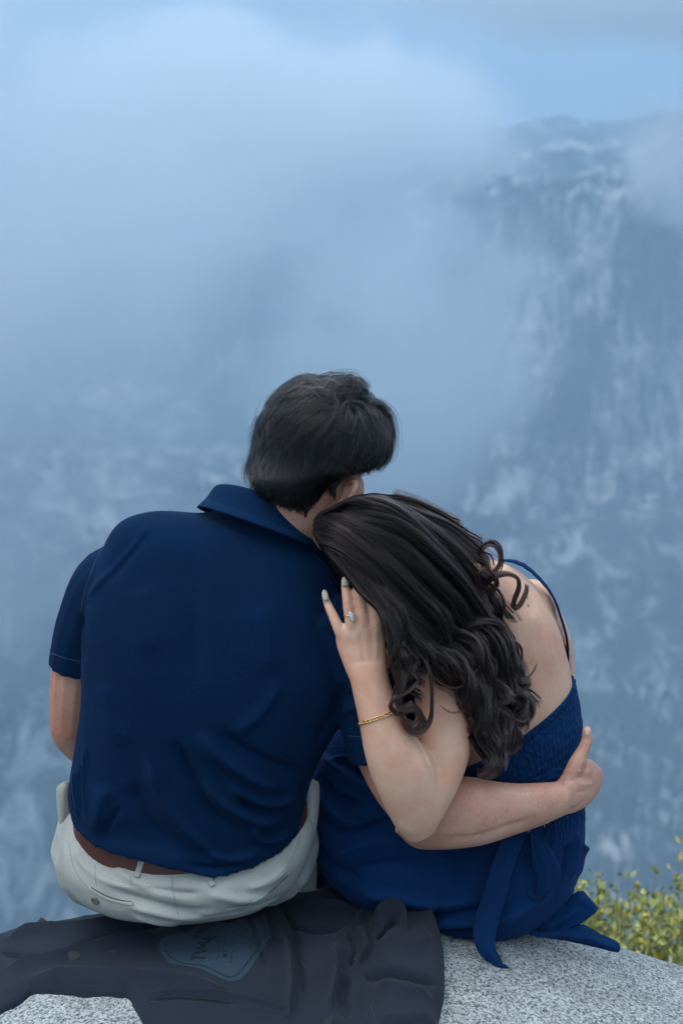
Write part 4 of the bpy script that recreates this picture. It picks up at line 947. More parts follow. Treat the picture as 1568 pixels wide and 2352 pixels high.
# swept locks standing a little proud of the rest
BV_S0 = BVHTree.FromPolygons(shell_v.tolist(), shell_f); rq = np.random.default_rng(31)
for pth in [[(760, 925), (700, 930), (640, 960), (600, 1020)], [(765, 930), (720, 950), (670, 990), (640, 1050), (630, 1100)], [(775, 935), (745, 970), (710, 1010), (690, 1060), (702, 1110)], [(785, 940), (775, 980), (758, 1030), (748, 1080)],
            [(800, 935), (817, 980), (815, 1030), (798, 1080)], [(755, 915), (720, 890), (680, 895), (640, 925), (605, 975)], [(770, 912), (790, 886), (820, 890), (842, 918)], [(810, 930), (845, 945), (866, 990), (862, 1050), (838, 1088)],
            [(740, 935), (690, 965), (640, 1010), (600, 1070)], [(750, 945), (700, 1000), (665, 1060), (660, 1120)], [(790, 950), (800, 1000), (780, 1050), (745, 1095)], [(700, 900), (650, 930), (615, 985), (590, 1050)], [(830, 950), (845, 1000), (835, 1050), (805, 1090)]]:
    for c in range(26):
        o_ = rq.normal(0, 15, 2); li = rq.uniform(.0005, .0050); PP = spline2(np.array(pth, float) + o_, 16) + np.cumsum(rq.normal(0, 1.1, (16, 2)), 0); a_ = int(rq.integers(0, 5)); G_ = []
        for s_, p_ in enumerate(PP[a_:int(rq.integers(12, 17))]):
            q, n_ = hit(BV_S0, *p_)
            if q is None: break
            G_.append(q + n_ * li * math.sin(min(1, s_ / 8) * 2.4))
        if len(G_) < 6: continue
        G_ = np.array(G_); w_ = rq.uniform(.0007, .0019)
        for _ in range(17): S.append(interp_rows(G_ + rq.normal(0, 1, 3) * w_ * np.linspace(1.6, .5, len(G_))[:, None] + rq.normal(0, .0004, (len(G_), 3)).cumsum(0) * .5, 14))
# the short hair of the nape, lying close and ending raggedly on the neck
BV_SHELL = BVHTree.FromPolygons(shell_v.tolist(), shell_f); rn = np.random.default_rng(12)
for k in range(950):
    x0 = rn.uniform(572, 800); t_ = (x0 - 572) / 228; bottom = np.interp(x0, [572, 590, 625, 665, 700, 735, 765, 800], [1112, 1138, 1154, 1168, 1174, 1164, 1140, 1112]) + rn.uniform(-14, 8)
    y_s = bottom - rn.uniform(25, 190 if t_ < .6 else 190 - 330 * (t_ - .6)); dx = rn.uniform(-4, 22) * (1 - t_) - rn.uniform(0, 14) * t_; G_ = []; last = None
    for s_ in np.linspace(0, 1, 8):
        q, n_ = hit(BV_SHELL, x0 + dx * (s_ - 1) + 5 * math.sin(k + s_ * 3), y_s + (bottom - y_s) * s_)
        if q is None:
            if last is None: break
            q = last + np.array([.0008, .0015, -.007])
        else: q = q + n_ * rn.uniform(-.002, .0015)
        last = q; G_.append(q)
    if len(G_) < 6: continue
    G_ = np.array(G_); w_ = rn.uniform(.0008, .0022)
    for c in range(17): S.append(interp_rows(G_ + rn.normal(0, 1, 3) * w_ * np.linspace(1.5, .6, len(G_))[:, None] + rn.normal(0, .0004, (len(G_), 3)).cumsum(0) * .5, 12))
EAR_ = [(770, 1176), (772, 1122), (792, 1099), (824, 1097), (824, 1128), (804, 1162)]
_all = np.concatenate(S); _px, _py = proj(_all); _in = poly_sd(_px, _py, EAR_) > 0; _k = 0; S2 = []
for c_ in S:                                    # nothing hangs over the ear
    w_ = np.flatnonzero(_in[_k:_k + len(c_)]); _k += len(c_)
    if len(w_) == 0: S2.append(c_)
    elif w_[0] > 4: S2.append(c_[:w_[0]])
    else: S2.append(c_[:2])
S = S2
toned('hair_strands', S, [((.0022, .0020, .0022), .42), ((.0052, .0042, .0042), .36), ((.020, .0165, .0165), .22)], man, .00017, .00007, 17, 1)
# fine hair along his forearm
def arm_hair(bvh, quad, n, seed, ln, mat, parent):
    r = np.random.default_rng(seed); out = []
    (x0, y0), (x1, y1), hw = quad
    for _ in range(n):
        t = r.random(); px, py = x0 + (x1 - x0) * t, y0 + (y1 - y0) * t + r.uniform(-hw, hw)
        q, n_ = hit(bvh, px, py)
        if q is None: continue
        d = np.array([.4, 0, -1]) + r.normal(0, .3, 3); d -= n_ * d.dot(n_) * .8; d /= np.linalg.norm(d); l = ln * r.uniform(.5, 1)
        out.append(np.array([q, q + d * l * .5 + n_ * l * .22, q + d * l + n_ * l * .25]))
    return strands('arm_hair', out, mat, parent, .00004, .00001)
arm_hair(BV_BM, ((960, 1875), (1280, 1835), 62), 1500, 5, .008, M_HAIR_M, man)
# ================================================================ the woman
woman = empty('person', (0.28, 0.11, -0.03)); tag(woman, 'woman with long brown curls in an open-backed navy dress, resting her head on his shoulder', 'person')
WH = rot(-25, 8, -42); WC = at(858, 1262, .012)
wrows = [(905, 1330, 1010, 1240, .05, .045), (965, 1420, 1090, 1290, .07, .048), (955, 1465, 1165, 1300, .085, .058), (950, 1500, 1232, 1350, .095, .075), (955, 1545, 1276, 1425, .10, .086), (972, 1610, 1302, 1512, .105, .092), (1000, 1680, 1316, 1590, .11, .094),
         (1025, 1745, 1330, 1680, .11, .095), (1048, 1800, 1334, 1770, .11, .096), (1040, 1870, 1332, 1870, .115, .105)]
parts = head_parts(WC + np.array([.010, .012, 0]), WH, .90, True)
parts.append(loft(wrows + [(1010, 1960, 1310, 1955, .13, .09), (1010, 2030, 1270, 2025, .13, .09), (1040, 2075, 1200, 2075, .13, .06)]))
# arm nearest us: shoulder, elbow low, forearm folded up to his shoulder
parts.append(loft([(965, 1470, 1070, 1455, .03, .040), (952, 1530, 1084, 1520, .000, .046), (952, 1600, 1088, 1600, -.035, .048), (952, 1680, 1086, 1672, -.062, .047), (948, 1750, 1076, 1742, -.082, .045), (938, 1820, 1054, 1806, -.096, .043), (928, 1878, 1022, 1866, -.104, .038), (932, 1914, 988, 1914, -.106, .026)], m=44))
parts.append(loft([(932, 1925, 1000, 1900, -.108, .026), (905, 1893, 1018, 1846, -.114, .036), (878, 1842, 1006, 1790, -.120, .041), (855, 1790, 992, 1740, -.124, .042), (837, 1730, 962, 1702, -.124, .040), (825, 1662, 930, 1645, -.120, .035), (812, 1600, 903, 1590, -.115, .029), (801, 1552, 891, 1548, -.110, .0255), (793, 1525, 888, 1520, -.106, .0225)], m=44))
# hand laid on his shoulder; depths follow his shirt
BV_M = bvh_of(shirt, body_m)
def sy(px, py, lift):
    q, n = hit(BV_M, px, py); return (q[1] if q is not None else -.06) - lift
def yy(px, py, lift): return (px, py, min(max(sy(px, py, lift), -.135), -.045))
HX = -.100
parts.append(loft([(800, 1556, 892, 1552, HX - .008, .0245), (785, 1518, 888, 1512, HX - .004, .0215), (773, 1483, 884, 1472, HX, .0185), (771, 1455, 880, 1438, HX, .0165), (783, 1436, 874, 1420, HX, .013)], m=40))
def digit(pts, rad, flat=.92): parts.append(tube(pts, rad, m=16, sub=6, flat=flat))
digit([(800, 1490, HX + .002), (783, 1455, HX - .003), (766, 1417, HX + .004), (754, 1391, HX + .012), (748, 1374, HX + .018)], [.0100, .0102, .0086, .0072, .0058])
digit([(820, 1480, HX), (808, 1440, HX - .006), (800, 1390, HX - .003), (795, 1358, HX + .006), (792, 1341, HX + .012)], [.0105, .0104, .0096, .0080, .0062])
digit([(842, 1475, HX), (835, 1432, HX - .007), (827, 1382, HX - .003), (821, 1350, HX + .006), (816, 1330, HX + .012)], [.0105, .0106, .0096, .0080, .0065])
digit([(862, 1475, HX), (864, 1426, HX - .007), (857, 1385, HX - .002), (850, 1358, HX + .008), (845, 1342, HX + .014)], [.0105, .0104, .0094, .0080, .0065])
digit([(872, 1535, HX + .010), (892, 1512, HX + .022), (905, 1480, HX + .032), (908, 1452, HX + .036)], [.0130, .0120, .0100, .0080])
# far arm comes round in front, hidden from here
parts.append(tube([(1215, 1390, .12), (1262, 1500, .20), (1262, 1640, .25), (1240, 1740, .28)], [.048, .044, .040, .038], m=16)); parts.append(tube([(1240, 1740, .28), (1120, 1800, .34), (1000, 1800, .36)], [.037, .032, .025], m=16))
parts += hand_parts(at(1000, 1800, .36), (-1, .2, -.1), (0, -.3, -1), .9, .5, -1)
# thighs towards the left and away, knees bent, shins down the far side of the rock
hip = at(1080, 2010, .14)
for dx, dz in ((-.02, .0), (.10, -.01)):
    a = hip + np.array([dx, .02, dz]); knee = a + np.array([-.22, .36, .14]); ank = knee + np.array([.02, .10, -.42])
    parts.append(tube([a, (a + knee) / 2, knee], [.080, .068, .052], world=True)); parts.append(tube([knee, (knee + ank) / 2, ank], [.050, .046, .030], world=True))
    parts.append(tube([ank + np.array([0, -.03, -.03]), ank + np.array([-.02, .06, -.05]), ank + np.array([-.03, .15, -.07])], [.030, .032, .022], world=True))
W_F = [([(1170, 1440), (1192, 1520), (1205, 1600), (1205, 1680)], 10, -.0045), ([(1150, 1450), (1160, 1540), (1165, 1640)], 16, .003), ([(1215, 1380), (1245, 1440), (1262, 1500), (1258, 1560)], 22, .004), ([(1225, 1400), (1222, 1470), (1232, 1545)], 16, .0022),
       ([(951, 1690), (976, 1734), (992, 1784), (996, 1822)], 5, -.0035), ([(918, 1885), (935, 1905), (960, 1912)], 14, .0014),
       ([(862, 1560), (868, 1640), (885, 1730)], 18, .0012),
       ([(815, 1446), (822, 1480), (832, 1520)], 5, .0011), ([(838, 1440), (842, 1480), (848, 1525)], 5, .0010), ([(784, 1458), (798, 1490), (815, 1522)], 5, .0009), ([(864, 1436), (866, 1480), (864, 1520)], 5, .0012),
       ([(826, 1452), (832, 1480)], 4, -.0010), ([(852, 1444), (856, 1480)], 4, -.0010), ([(800, 1466), (808, 1490)], 4, -.0009),
       ([(790, 1388), (811, 1386)], 2.2, -.0006), ([(791, 1392), (811, 1390)], 2.0, -.0005), ([(757, 1420), (775, 1412)], 2.2, -.0006), ([(818, 1384), (836, 1381)], 2.2, -.0006), ([(786, 1359), (803, 1358)], 2, -.0004), ([(746, 1391), (761, 1387)], 2, -.0004)]
body_w = fuse('body', parts, .0028, M_SKIN_W, woman, it=4, disp=lambda V, Nn: folds(V, Nn, W_F))
BV_BW = bvh_of(body_w)
M_NAILW = material('glitter_nail', (0.45, 0.42, 0.40), 0.30, spec=.5)
_t = M_NAILW.node_tree; _b = _t.nodes['Principled BSDF']; _c = N(_t, 'ShaderNodeTexCoord'); _v = N(_t, 'ShaderNodeTexVoronoi', i_Scale=900.0); L(_t, _c.outputs['Object'], _v.inputs['Vector'])
_s = N(_t, 'ShaderNodeSeparateColor'); L(_t, _v.outputs['Color'], _s.inputs[0]); L(_t, ramp(_t, _s.outputs[0], [(.55, (.46, .42, .40)), (.7, (.24, .20, .15)), (.9, (.70, .62, .46))]), _b.inputs['Base Color'])
def nail(px, py, y, ang, w, l):
    """an almond shaped false nail, longer than the fingertip"""
    c = at(px, py, y); d = at(px + math.sin(ang) * 10, py - math.cos(ang) * 10, y + .003) - c; d /= np.linalg.norm(d); n = np.array([0, -1, .1]); n -= d * n.dot(d); n /= np.linalg.norm(n); s = np.cross(d, n)
    V = []
    for t in np.linspace(0, 1, 9):
        ww = w * (1 if t < .45 else math.sqrt(max(0.02, 1 - ((t - .45) / .56) ** 2)))
        for q in np.linspace(-1, 1, 7): V.append(c + d * l * t + s * ww * q + n * (.0022 * (1 - q * q) + .0010 * math.sin(t * 3) - .0008 * t))
    top = np.array(V); V = np.concatenate([top, top - n * .0007]); F = []
    for b, fl in ((0, 0), (63, 1)):
        for i in range(8):
            for j in range(6): q4 = (b + i * 7 + j, b + i * 7 + j + 1, b + (i + 1) * 7 + j + 1, b + (i + 1) * 7 + j); F.append(q4[::-1] if fl else q4)
    rim = [i * 7 for i in range(9)] + [56 + j for j in range(1, 7)] + [i * 7 + 6 for i in range(7, -1, -1)] + list(range(5, 0, -1))
    for a, b2 in zip(rim, rim[1:] + rim[:1]): F.append((a, b2, b2 + 63, a + 63))
    link_mesh('nail', V, F, M_NAILW, woman)
nail(748.5, 1379, HX + .0085, R(-10), .0052, .0185); nail(792.5, 1346, HX + .002, R(-1), .0062, .0165)

# ---- ring and bracelet
M_GOLD = material('gold', (0.80, 0.52, 0.22), 0.22, metallic=1.0); M_DIA = material('cut_stone', (0.95, 0.97, 1.0), 0.02, spec=1.0); M_DIA.node_tree.nodes['Principled BSDF'].inputs['Transmission Weight'].default_value = 0.5
M_DIA.node_tree.nodes['Principled BSDF'].inputs['IOR'].default_value = 2.3
rc = at(803.5, 1412, HX - .0045); rd = at(800, 1390, HX - .003) - at(808, 1440, HX - .006); rd /= np.linalg.norm(rd)
ru = np.cross(rd, [0, 1, 0]); ru /= np.linalg.norm(ru); rv = np.cross(rd, ru)
ring_pts = [rc + (ru * math.cos(a) + rv * math.sin(a)) * .0106 + rd * .0006 * math.sin(a) for a in np.linspace(0, 2 * math.pi, 33)]
ringr = empty('ring', tuple(rc)); ringr.parent = woman; ringr.location = Vector(rc) - woman.location
def child_mesh(name, V, F, mat, par, off, smooth=True):
    o = link_mesh(name, np.asarray(V) - np.array(off), F, mat, None, smooth); o.parent = par; return o
child_mesh('band', *tube(ring_pts, .0009, m=8, sub=1, world=True, cap=False), M_GOLD, ringr, rc)
sc_ = rc + rv * (-.0125 if rv[1] > 0 else .0125) + ru * (.0030 if ru[0] > 0 else -.0030); dn = (sc_ - rc) / np.linalg.norm(sc_ - rc); du = rd * 1.0 + ru * (-.25 if ru[0] > 0 else .25); du /= np.linalg.norm(du); dv = np.cross(dn, du)
gem = []
for rr_, h in ((.42, .0022), (.8, .0016), (1.0, .0006), (.62, -.0012), (.12, -.0028)):
    for a in np.linspace(0, 2 * math.pi, 14, endpoint=False):
        k = .0062 if True else 0; gem.append(sc_ + du * math.cos(a) * .0088 * rr_ + dv * math.sin(a) * (.0044 * rr_ * (1 - .15 * abs(math.cos(a)))) + dn * h)
gf = [tuple(f) for f in ring_faces(5, 14)]
child_mesh('marquise_stone', gem, gf, M_DIA, ringr, rc, smooth=False)
for sg in (1, -1):
    a = sc_ + du * .0080 * sg; child_mesh('prong', *tube([a - dn * .003, a, a + dn * .0012 - du * .0008 * sg], .0005, m=6, world=True), M_GOLD, ringr, rc)
# bracelet: figaro chain laid round the forearm
br = empty('bracelet', (0, 0, 0)); bc = at(865, 1650, -.12); br.parent = woman; br.location = Vector(bc) - woman.location
path = [hit(BV_BW, *p) for p in spline2([(825, 1662), (836, 1659), (852, 1654), (870, 1648), (888, 1641), (904, 1634), (922, 1630)], 120)]
path = [(q, n) for q, n in path if q is not None]
# continue round the far side so that the chain closes
q0, q1 = path[0][0], path[-1][0]; mid = (q0 + q1) / 2; back = [(mid + (q0 - mid) * math.cos(a) * 1.0 + np.array([0, 1, .1]) * math.sin(a) * .034, None) for a in np.linspace(0.12, math.pi - .12, 60)]
back = [(q, (q - mid) / np.linalg.norm(q - mid)) for q, _ in back]
full = path[::-1] + back
Q = np.array([q for q, _ in full]); Nn_ = np.array([n for _, n in full]); sl = np.r_[0, np.cumsum(np.linalg.norm(np.diff(Q, axis=0), axis=1))]
pos, k = 0.0, 0; n_links = 0
while pos < sl[-1] - .003:
    long = (k % 4 == 3); ll = .0072 if long else .0034
    c = np.array([np.interp(pos + ll / 2, sl, Q[:, i]) for i in range(3)]); nn = np.array([np.interp(pos + ll / 2, sl, Nn_[:, i]) for i in range(3)]); nn /= np.linalg.norm(nn)
    c2 = np.array([np.interp(pos + ll / 2 + .001, sl, Q[:, i]) for i in range(3)]); tt_ = c2 - c; tt_ -= nn * tt_.dot(nn); tt_ /= np.linalg.norm(tt_); ss = np.cross(tt_, nn); tw = .25 if k % 2 else -.25
    s2 = ss * math.cos(tw) + nn * math.sin(tw)
    lp = [c + nn * .0016 + tt_ * math.cos(a) * (ll * .62) * (1 if True else 0) + s2 * math.sin(a) * .0026 for a in np.linspace(0, 2 * math.pi, 13)]
    child_mesh('link', *tube(lp, .00085, m=6, sub=1, world=True, cap=False), M_GOLD, br, bc); pos += ll; k += 1

# ================================================================ her dress
bod = loft([(1000, 1762, 1312, 1560, .112, .098, 0), (1012, 1775, 1320, 1585, .113, .100, 0), (1030, 1800, 1332, 1650, .114, .102, 0), (1045, 1825, 1337, 1720, .114, .103, 0), (1050, 1850, 1338, 1790, .115, .103, 0), (1045, 1880, 1337, 1845, .116, .106, 0), (1040, 1910, 1337, 1890, .117, .112, 0)], m=420, sub=30, raw=True)
# smocking: rows of elastic gather the cloth into fine vertical puffs
nr, nm = bod.shape[:2]; cen = bod.mean(1, keepdims=True); dirv = bod - cen; dirv /= np.linalg.norm(dirv, axis=2, keepdims=True)
uu = np.arange(nm)[None] / nm * 88; vv_ = np.arange(nr)[:, None] / nr * 19
ph = .75 * vn(uu * .55, vv_ * .8, 0, 91) + .35 * vn(uu * 1.3, vv_ * 1.1, 0, 92)
rib = np.abs(np.sin(math.pi * (uu + ph))) ** .8
rowg = .55 + .45 * np.abs(np.sin(math.pi * vv_))
hgt = .0036 * rib * rowg + .0013 * vn(uu * 1.1, vv_ * 1.5, 0, 93) + .0030 * sm(2.2, 0.8, vv_) * (.5 + .5 * np.abs(np.sin(math.pi * (uu * 1.0 + ph)))) - .0030 * np.exp(-((vv_ - 2.3) / .35) ** 2)
hgt = hgt * 1.0
bod2 = bod + dirv * hgt[..., None]; inner = cen + (bod - cen) * .965
M_SMOCK = knit('navy_smocking', (0.0020, 0.026, 0.088), 700, 0.3, rough=0.85, sheen=0.16, vary=0.25, sheen_col=(.25, .40, 1))
bodice = gridmesh('bodice', np.concatenate([inner[6:0:-1], bod2], 0), M_SMOCK, woman, closed_u=True); tag(bodice, 'smocked navy bodice')
BV_BD = bvh_of(bodice)
strip_on('back_seam', BV_BD, [(1228, 1632), (1224, 1680), (1232, 1740), (1236, 1790)], .0035, .0012, M_SMOCK, woman, rnd=True, n=60)
# strap over the far shoulder, down the side of her back
BV_BW2 = BV_BW
sp = [at(p[0] + 7, p[1] - 4, p[2]) for p in [(1110, 1330, .16), (1130, 1300, .13), (1160, 1294, .10), (1196, 1306, .085), (1232, 1338, .085), (1262, 1380, .09), (1282, 1436, .105), (1292, 1478, .13), (1292, 1520, .17), (1280, 1560, .20)]]
SPL = interp_rows(sp, 60); T = np.gradient(SPL, axis=0); T /= np.linalg.norm(T, axis=1, keepdims=True)
cB = np.array([at(1130, 1500, .12)]); out_ = SPL - cB; out_ -= T * (out_ * T).sum(1, keepdims=True); out_ /= np.linalg.norm(out_, axis=1, keepdims=True); sd_ = np.cross(T, out_)
ruf = .0012 * np.sin(np.arange(60) * 1.9)[:, None]
prof = [(-1, 0), (-.9, 1), (0, 1.4), (.9, 1), (1, 0), (0, -.6)]
R_ = np.stack([SPL + sd_ * (a * .0075 + ruf) + out_ * (b * .0024 + .001) for a, b in prof], 1)
link_mesh('strap', R_.reshape(-1, 3), ring_faces(60, 6), M_DRESS, woman)

sk = [loft([(1035, 1880, 1338, 1862, .118, .108, 0), (1000, 1925, 1339, 1905, .12, .118), (965, 1975, 1338, 1960, .12, .128), (930, 2030, 1322, 2018, .12, .130), (915, 2075, 1292, 2062, .12, .122), (940, 2112, 1240, 2104, .12, .100), (1000, 2130, 1180, 2125, .12, .06)]),
      loft([(752, 1650, 850, 1660, .20, .05), (735, 1700, 900, 1700, .18, .070), (712, 1765, 980, 1765, .15, .088), (706, 1830, 1050, 1830, .14, .100), (708, 1900, 1090, 1890, .135, .112), (722, 1965, 1120, 1960, .13, .118), (760, 2020, 1140, 2020, .13, .116), (820, 2065, 1120, 2065, .13, .10), (900, 2095, 1080, 2095, .13, .07)])]
for dx, dz in ((-.02, .0), (.10, -.01)):
    a = hip + np.array([dx, .02, dz]); knee = a + np.array([-.22, .36, .14]); ank = knee + np.array([.02, .10, -.34])
    sk.append(tube([a, (a + knee) / 2, knee], [.105, .098, .085], world=True)); sk.append(tube([knee, (knee + ank) / 2, ank], [.085, .085, .090], world=True))
SK_F0 = [([(735, 1725), (770, 1760), (830, 1800), (880, 1835)], 14, .010), ([(712, 1760), (740, 1820), (800, 1880), (870, 1890)], 16, .011), ([(730, 1775), (770, 1825), (840, 1850)], 10, -.010), ([(800, 1720), (815, 1760), (850, 1800)], 12, -.008),
        ([(760, 1745), (810, 1735), (830, 1740)], 8, .006), ([(735, 1890), (800, 1905), (870, 1890), (905, 1875)], 10, -.008), ([(740, 1990), (800, 1950), (880, 1930), (960, 1950)], 22, .006), ([(760, 2020), (850, 1990), (950, 1985), (1040, 2010)], 26, -.005),
        ([(800, 2040), (900, 2060), (1000, 2075), (1100, 2070)], 20, .008), ([(860, 2105), (940, 2105), (1040, 2098), (1180, 2075)], 14, -.008), ([(880, 2125), (1000, 2122), (1120, 2110), (1230, 2080)], 12, .008), ([(930, 2138), (1040, 2137), (1150, 2128)], 6, -.007),
        ([(1060, 1955), (1000, 1960), (950, 1975)], 12, -.005), ([(720, 1930), (760, 1985), (830, 2030)], 14, -.006), ([(1320, 1900), (1322, 1960), (1305, 2030)], 8, .004), ([(1300, 1890), (1300, 1960), (1282, 2040)], 8, -.004), ([(1275, 1895), (1276, 1960)], 8, .004),
        ([(1150, 2100), (1210, 2080), (1270, 2040)], 12, .005), ([(1332, 1930), (1343, 1970), (1332, 2020)], 6, .006)]
def sk_disp(V, Nn):
    V = folds(V, Nn, [(p, w, a * 2.2) for p, w, a in SK_F0])
    V = V + Nn * (0.0035 * vn(V[:, 0] * 11 + V[:, 2] * 4, V[:, 1] * 11, V[:, 2] * 7, 25) + .0012 * vn(V[:, 0] * 30, V[:, 1] * 30, V[:, 2] * 24, 26))[:, None]
    zr = rock_z(V[:, 0], V[:, 1]) + 0.006
    V[:, 2] = np.where((V[:, 1] < .30) & (V[:, 2] < zr), zr + .12 * (V[:, 2] - zr), V[:, 2]); return V
sk.append(ball(at(1095, 1640, .175), (.115, .055, .125))); sk.append(ball(at(985, 1610, .120), (.085, .045, .120)))
skirt = fuse('skirt', sk, .0042, M_DRESS, woman, it=6, shrink=2, disp=sk_disp); BV_SK = bvh_of(skirt)
strip_on('hem_line', BV_SK, [(742, 1712), (770, 1716), (800, 1712)], .0016, .0006, M_STITCH, woman, rnd=True)
# loose corners of the skirt lying on the rock to her right
def cloth_blob(name, poly, y0, mat, parent, amp=.010, ridge=(), slope=0.0, seed=0):
    """a folded corner of cloth: traced outline, puffed body, ridges, underside resting behind"""
    P = closed_spline(poly, 5); lo, hi = P.min(0), P.max(0); g = 2.6
    gx, gy = np.meshgrid(np.arange(lo[0], hi[0] + g, g), np.arange(lo[1], hi[1] + g, g)); d = poly_sd(gx, gy, P); inn = d > g * .5
    from mathutils.geometry import delaunay_2d_cdt
    res = delaunay_2d_cdt([Vector(p) for p in list(map(tuple, P)) + list(zip(gx[inn], gy[inn]))], [], [], 0, 1e-6)
    vv = np.array([(p.x, p.y) for p in res[0]]); tri = np.array([t for t in res[2]]); cm = vv[tri].mean(1); tri = tri[poly_sd(cm[:, 0], cm[:, 1], P) > 0]
    d = np.maximum(poly_sd(vv[:, 0], vv[:, 1], P), 0); h = amp * np.sqrt(np.clip(d / 14, 0, 1)) + .004 * vn(vv[:, 0] / 34, vv[:, 1] / 22, 0, seed)
    for pts, w, a in ridge:
        dd, t, s_ = seg_dist(vv[:, 0], vv[:, 1], spline2(pts, 14)); h += a * np.exp(-(dd / w) ** 2) * sm(0, 8, d)
    base = np.array([at(x, y, y0 + slope * (x - lo[0]) / (hi[0] - lo[0])) for x, y in vv]); front = base - np.array([0, 1, 0]) * h[:, None] ; back_ = base + np.array([0, 1, 0]) * (np.minimum(d / 14, 1) * .006 + .0005)[:, None]
    n = len(vv); F = [tuple(t) for t in tri] + [tuple(t[::-1] + n) for t in tri]
    return link_mesh(name, np.concatenate([front, back_]), F, mat, parent)
cloth_blob('skirt_corner', [(1240, 2110), (1290, 2080), (1318, 2052), (1338, 2047), (1352, 2062), (1372, 2088), (1352, 2108), (1322, 2128), (1290, 2142), (1240, 2150)], .055, M_DRESS, woman, .012, [([(1330, 2060), (1300, 2095), (1260, 2120)], 9, .006), ([(1368, 2090), (1330, 2112), (1290, 2130)], 5, .004)], seed=5)
cloth_blob('skirt_corner', [(1215, 2142), (1290, 2136), (1330, 2124), (1345, 2126), (1380, 2146), (1412, 2160), (1423, 2172), (1420, 2184), (1405, 2186), (1370, 2176), (1330, 2168), (1290, 2160), (1250, 2154)], .040, M_DRESS, woman, .013, [([(1300, 2142), (1350, 2150), (1400, 2166)], 7, .006), ([(1280, 2152), (1330, 2160), (1380, 2172)], 4, -.004)], seed=6)
# sash: long tail, short tails, loop and knot of the bow
def ribbon(name, pts, widths, mat, parent, wave=.003, seed=0, thick=.0010, n=44):
    """flat tape through (px, py, y) points, with width in metres and its own thickness"""
    Wp = np.array([at(*p) for p in pts]); D = interp_rows(np.c_[Wp, widths], n); P, w = D[:, :3], D[:, 3]
    T = np.gradient(P, axis=0); T /= np.linalg.norm(T, axis=1, keepdims=True); V = np.array([0, 1.0, -.15]); S = np.cross(T, V); S /= np.linalg.norm(S, axis=1, keepdims=True); Nn = np.cross(S, T)
    qs = np.linspace(-1, 1, 9); G = []
    for q in qs:
        G.append(P + S * (w * q)[:, None] / 2 + Nn * (wave * (.6 * np.cos(q * 2.6 + 1.2 * np.linspace(0, 3, n)) + vn(np.linspace(0, 5, n) + seed, q * 1.4, 0, seed)))[:, None])
    A = np.stack(G, 1); B_ = A - Nn[:, None] * thick; R_ = np.concatenate([A, B_[:, ::-1]], 1)
    return link_mesh(name, R_.reshape(-1, 3), ring_faces(*R_.shape[:2]), mat, parent)
M_SASH = knit('navy_sash', (0.0018, 0.022, 0.076), 700, 0.3, rough=0.8, sheen=0.14, vary=0.18, sheen_col=(.25, .40, 1))
sash = empty('sash', (0, 0, 0)); sash.parent = woman; sash.location = Vector(at(1225, 1920, 0)) - woman.location
def sub(o): 
    me = o.data; v, _, _ = mesh_arrays(me); me.vertices.foreach_set('co', (v - np.array(at(1225, 1920, 0))).ravel()); o.parent = sash; return o
rib_ = lambda nm, pts, w, **k: sub(ribbon(nm, pts, w, M_SASH, None, **k))
rib_('long_tail', [(1190, 1905, -.012), (1170, 1945, -.022), (1150, 2000, -.030), (1134, 2060, -.036), (1118, 2110, -.040), (1112, 2150, -.046), (1120, 2185, -.055), (1138, 2205, -.060), (1150, 2216, -.064)], [.032, .037, .038, .040, .042, .040, .031, .020, .009], seed=2)
rib_('tail_tip', [(1128, 2195, -.058), (1140, 2212, -.063), (1155, 2219, -.066), (1169, 2223, -.068)], [.020, .012, .008, .002], seed=9, wave=.0008)
rib_('short_tail', [(1248, 1900, -.006), (1240, 1940, -.014), (1250, 1980, -.020), (1262, 2015, -.022), (1268, 2062, -.020)], [.018, .030, .044, .040, .004], seed=4)
rib_('bow_loop', [(1222, 1902, -.008), (1235, 1950, -.018), (1250, 2000, -.022), (1246, 2040, -.020), (1232, 2058, -.012), (1216, 2040, .000), (1222, 1990, .005)], [.012, .022, .026, .022, .018, .020, .016], seed=6)
rib_('short_tail', [(1265, 1893, .0), (1262, 1940, -.006), (1255, 1985, -.010)], [.016, .026, .020], seed=7)
rib_('bow_knot', [(1195, 1806, .004), (1225, 1800, -.004), (1250, 1796, -.006), (1275, 1792, -.002)], [.012, .020, .022, .016], seed=8, wave=.003)
rib_('bow_loop', [(1240, 1802, -.004), (1258, 1782, -.010), (1285, 1775, -.008), (1298, 1790, -.004), (1288, 1802, -.006), (1262, 1804, -.010)], [.010, .016, .018, .018, .014, .008], seed=11, wave=.002)

# small faded tattoo marks between her shoulder blades
M_TAT = material('faded_tattoo', (0.30, 0.23, 0.19), 0.5)
for p in [[(1206, 1352), (1210, 1358), (1208, 1362), (1204, 1357)], [(1209, 1366), (1213, 1372), (1211, 1377), (1207, 1371)], [(1211, 1386), (1216, 1390), (1213, 1396), (1209, 1391)]]:
    patch_on('tattoo_mark', BV_BW, p, .0002, .0002, M_TAT, woman)

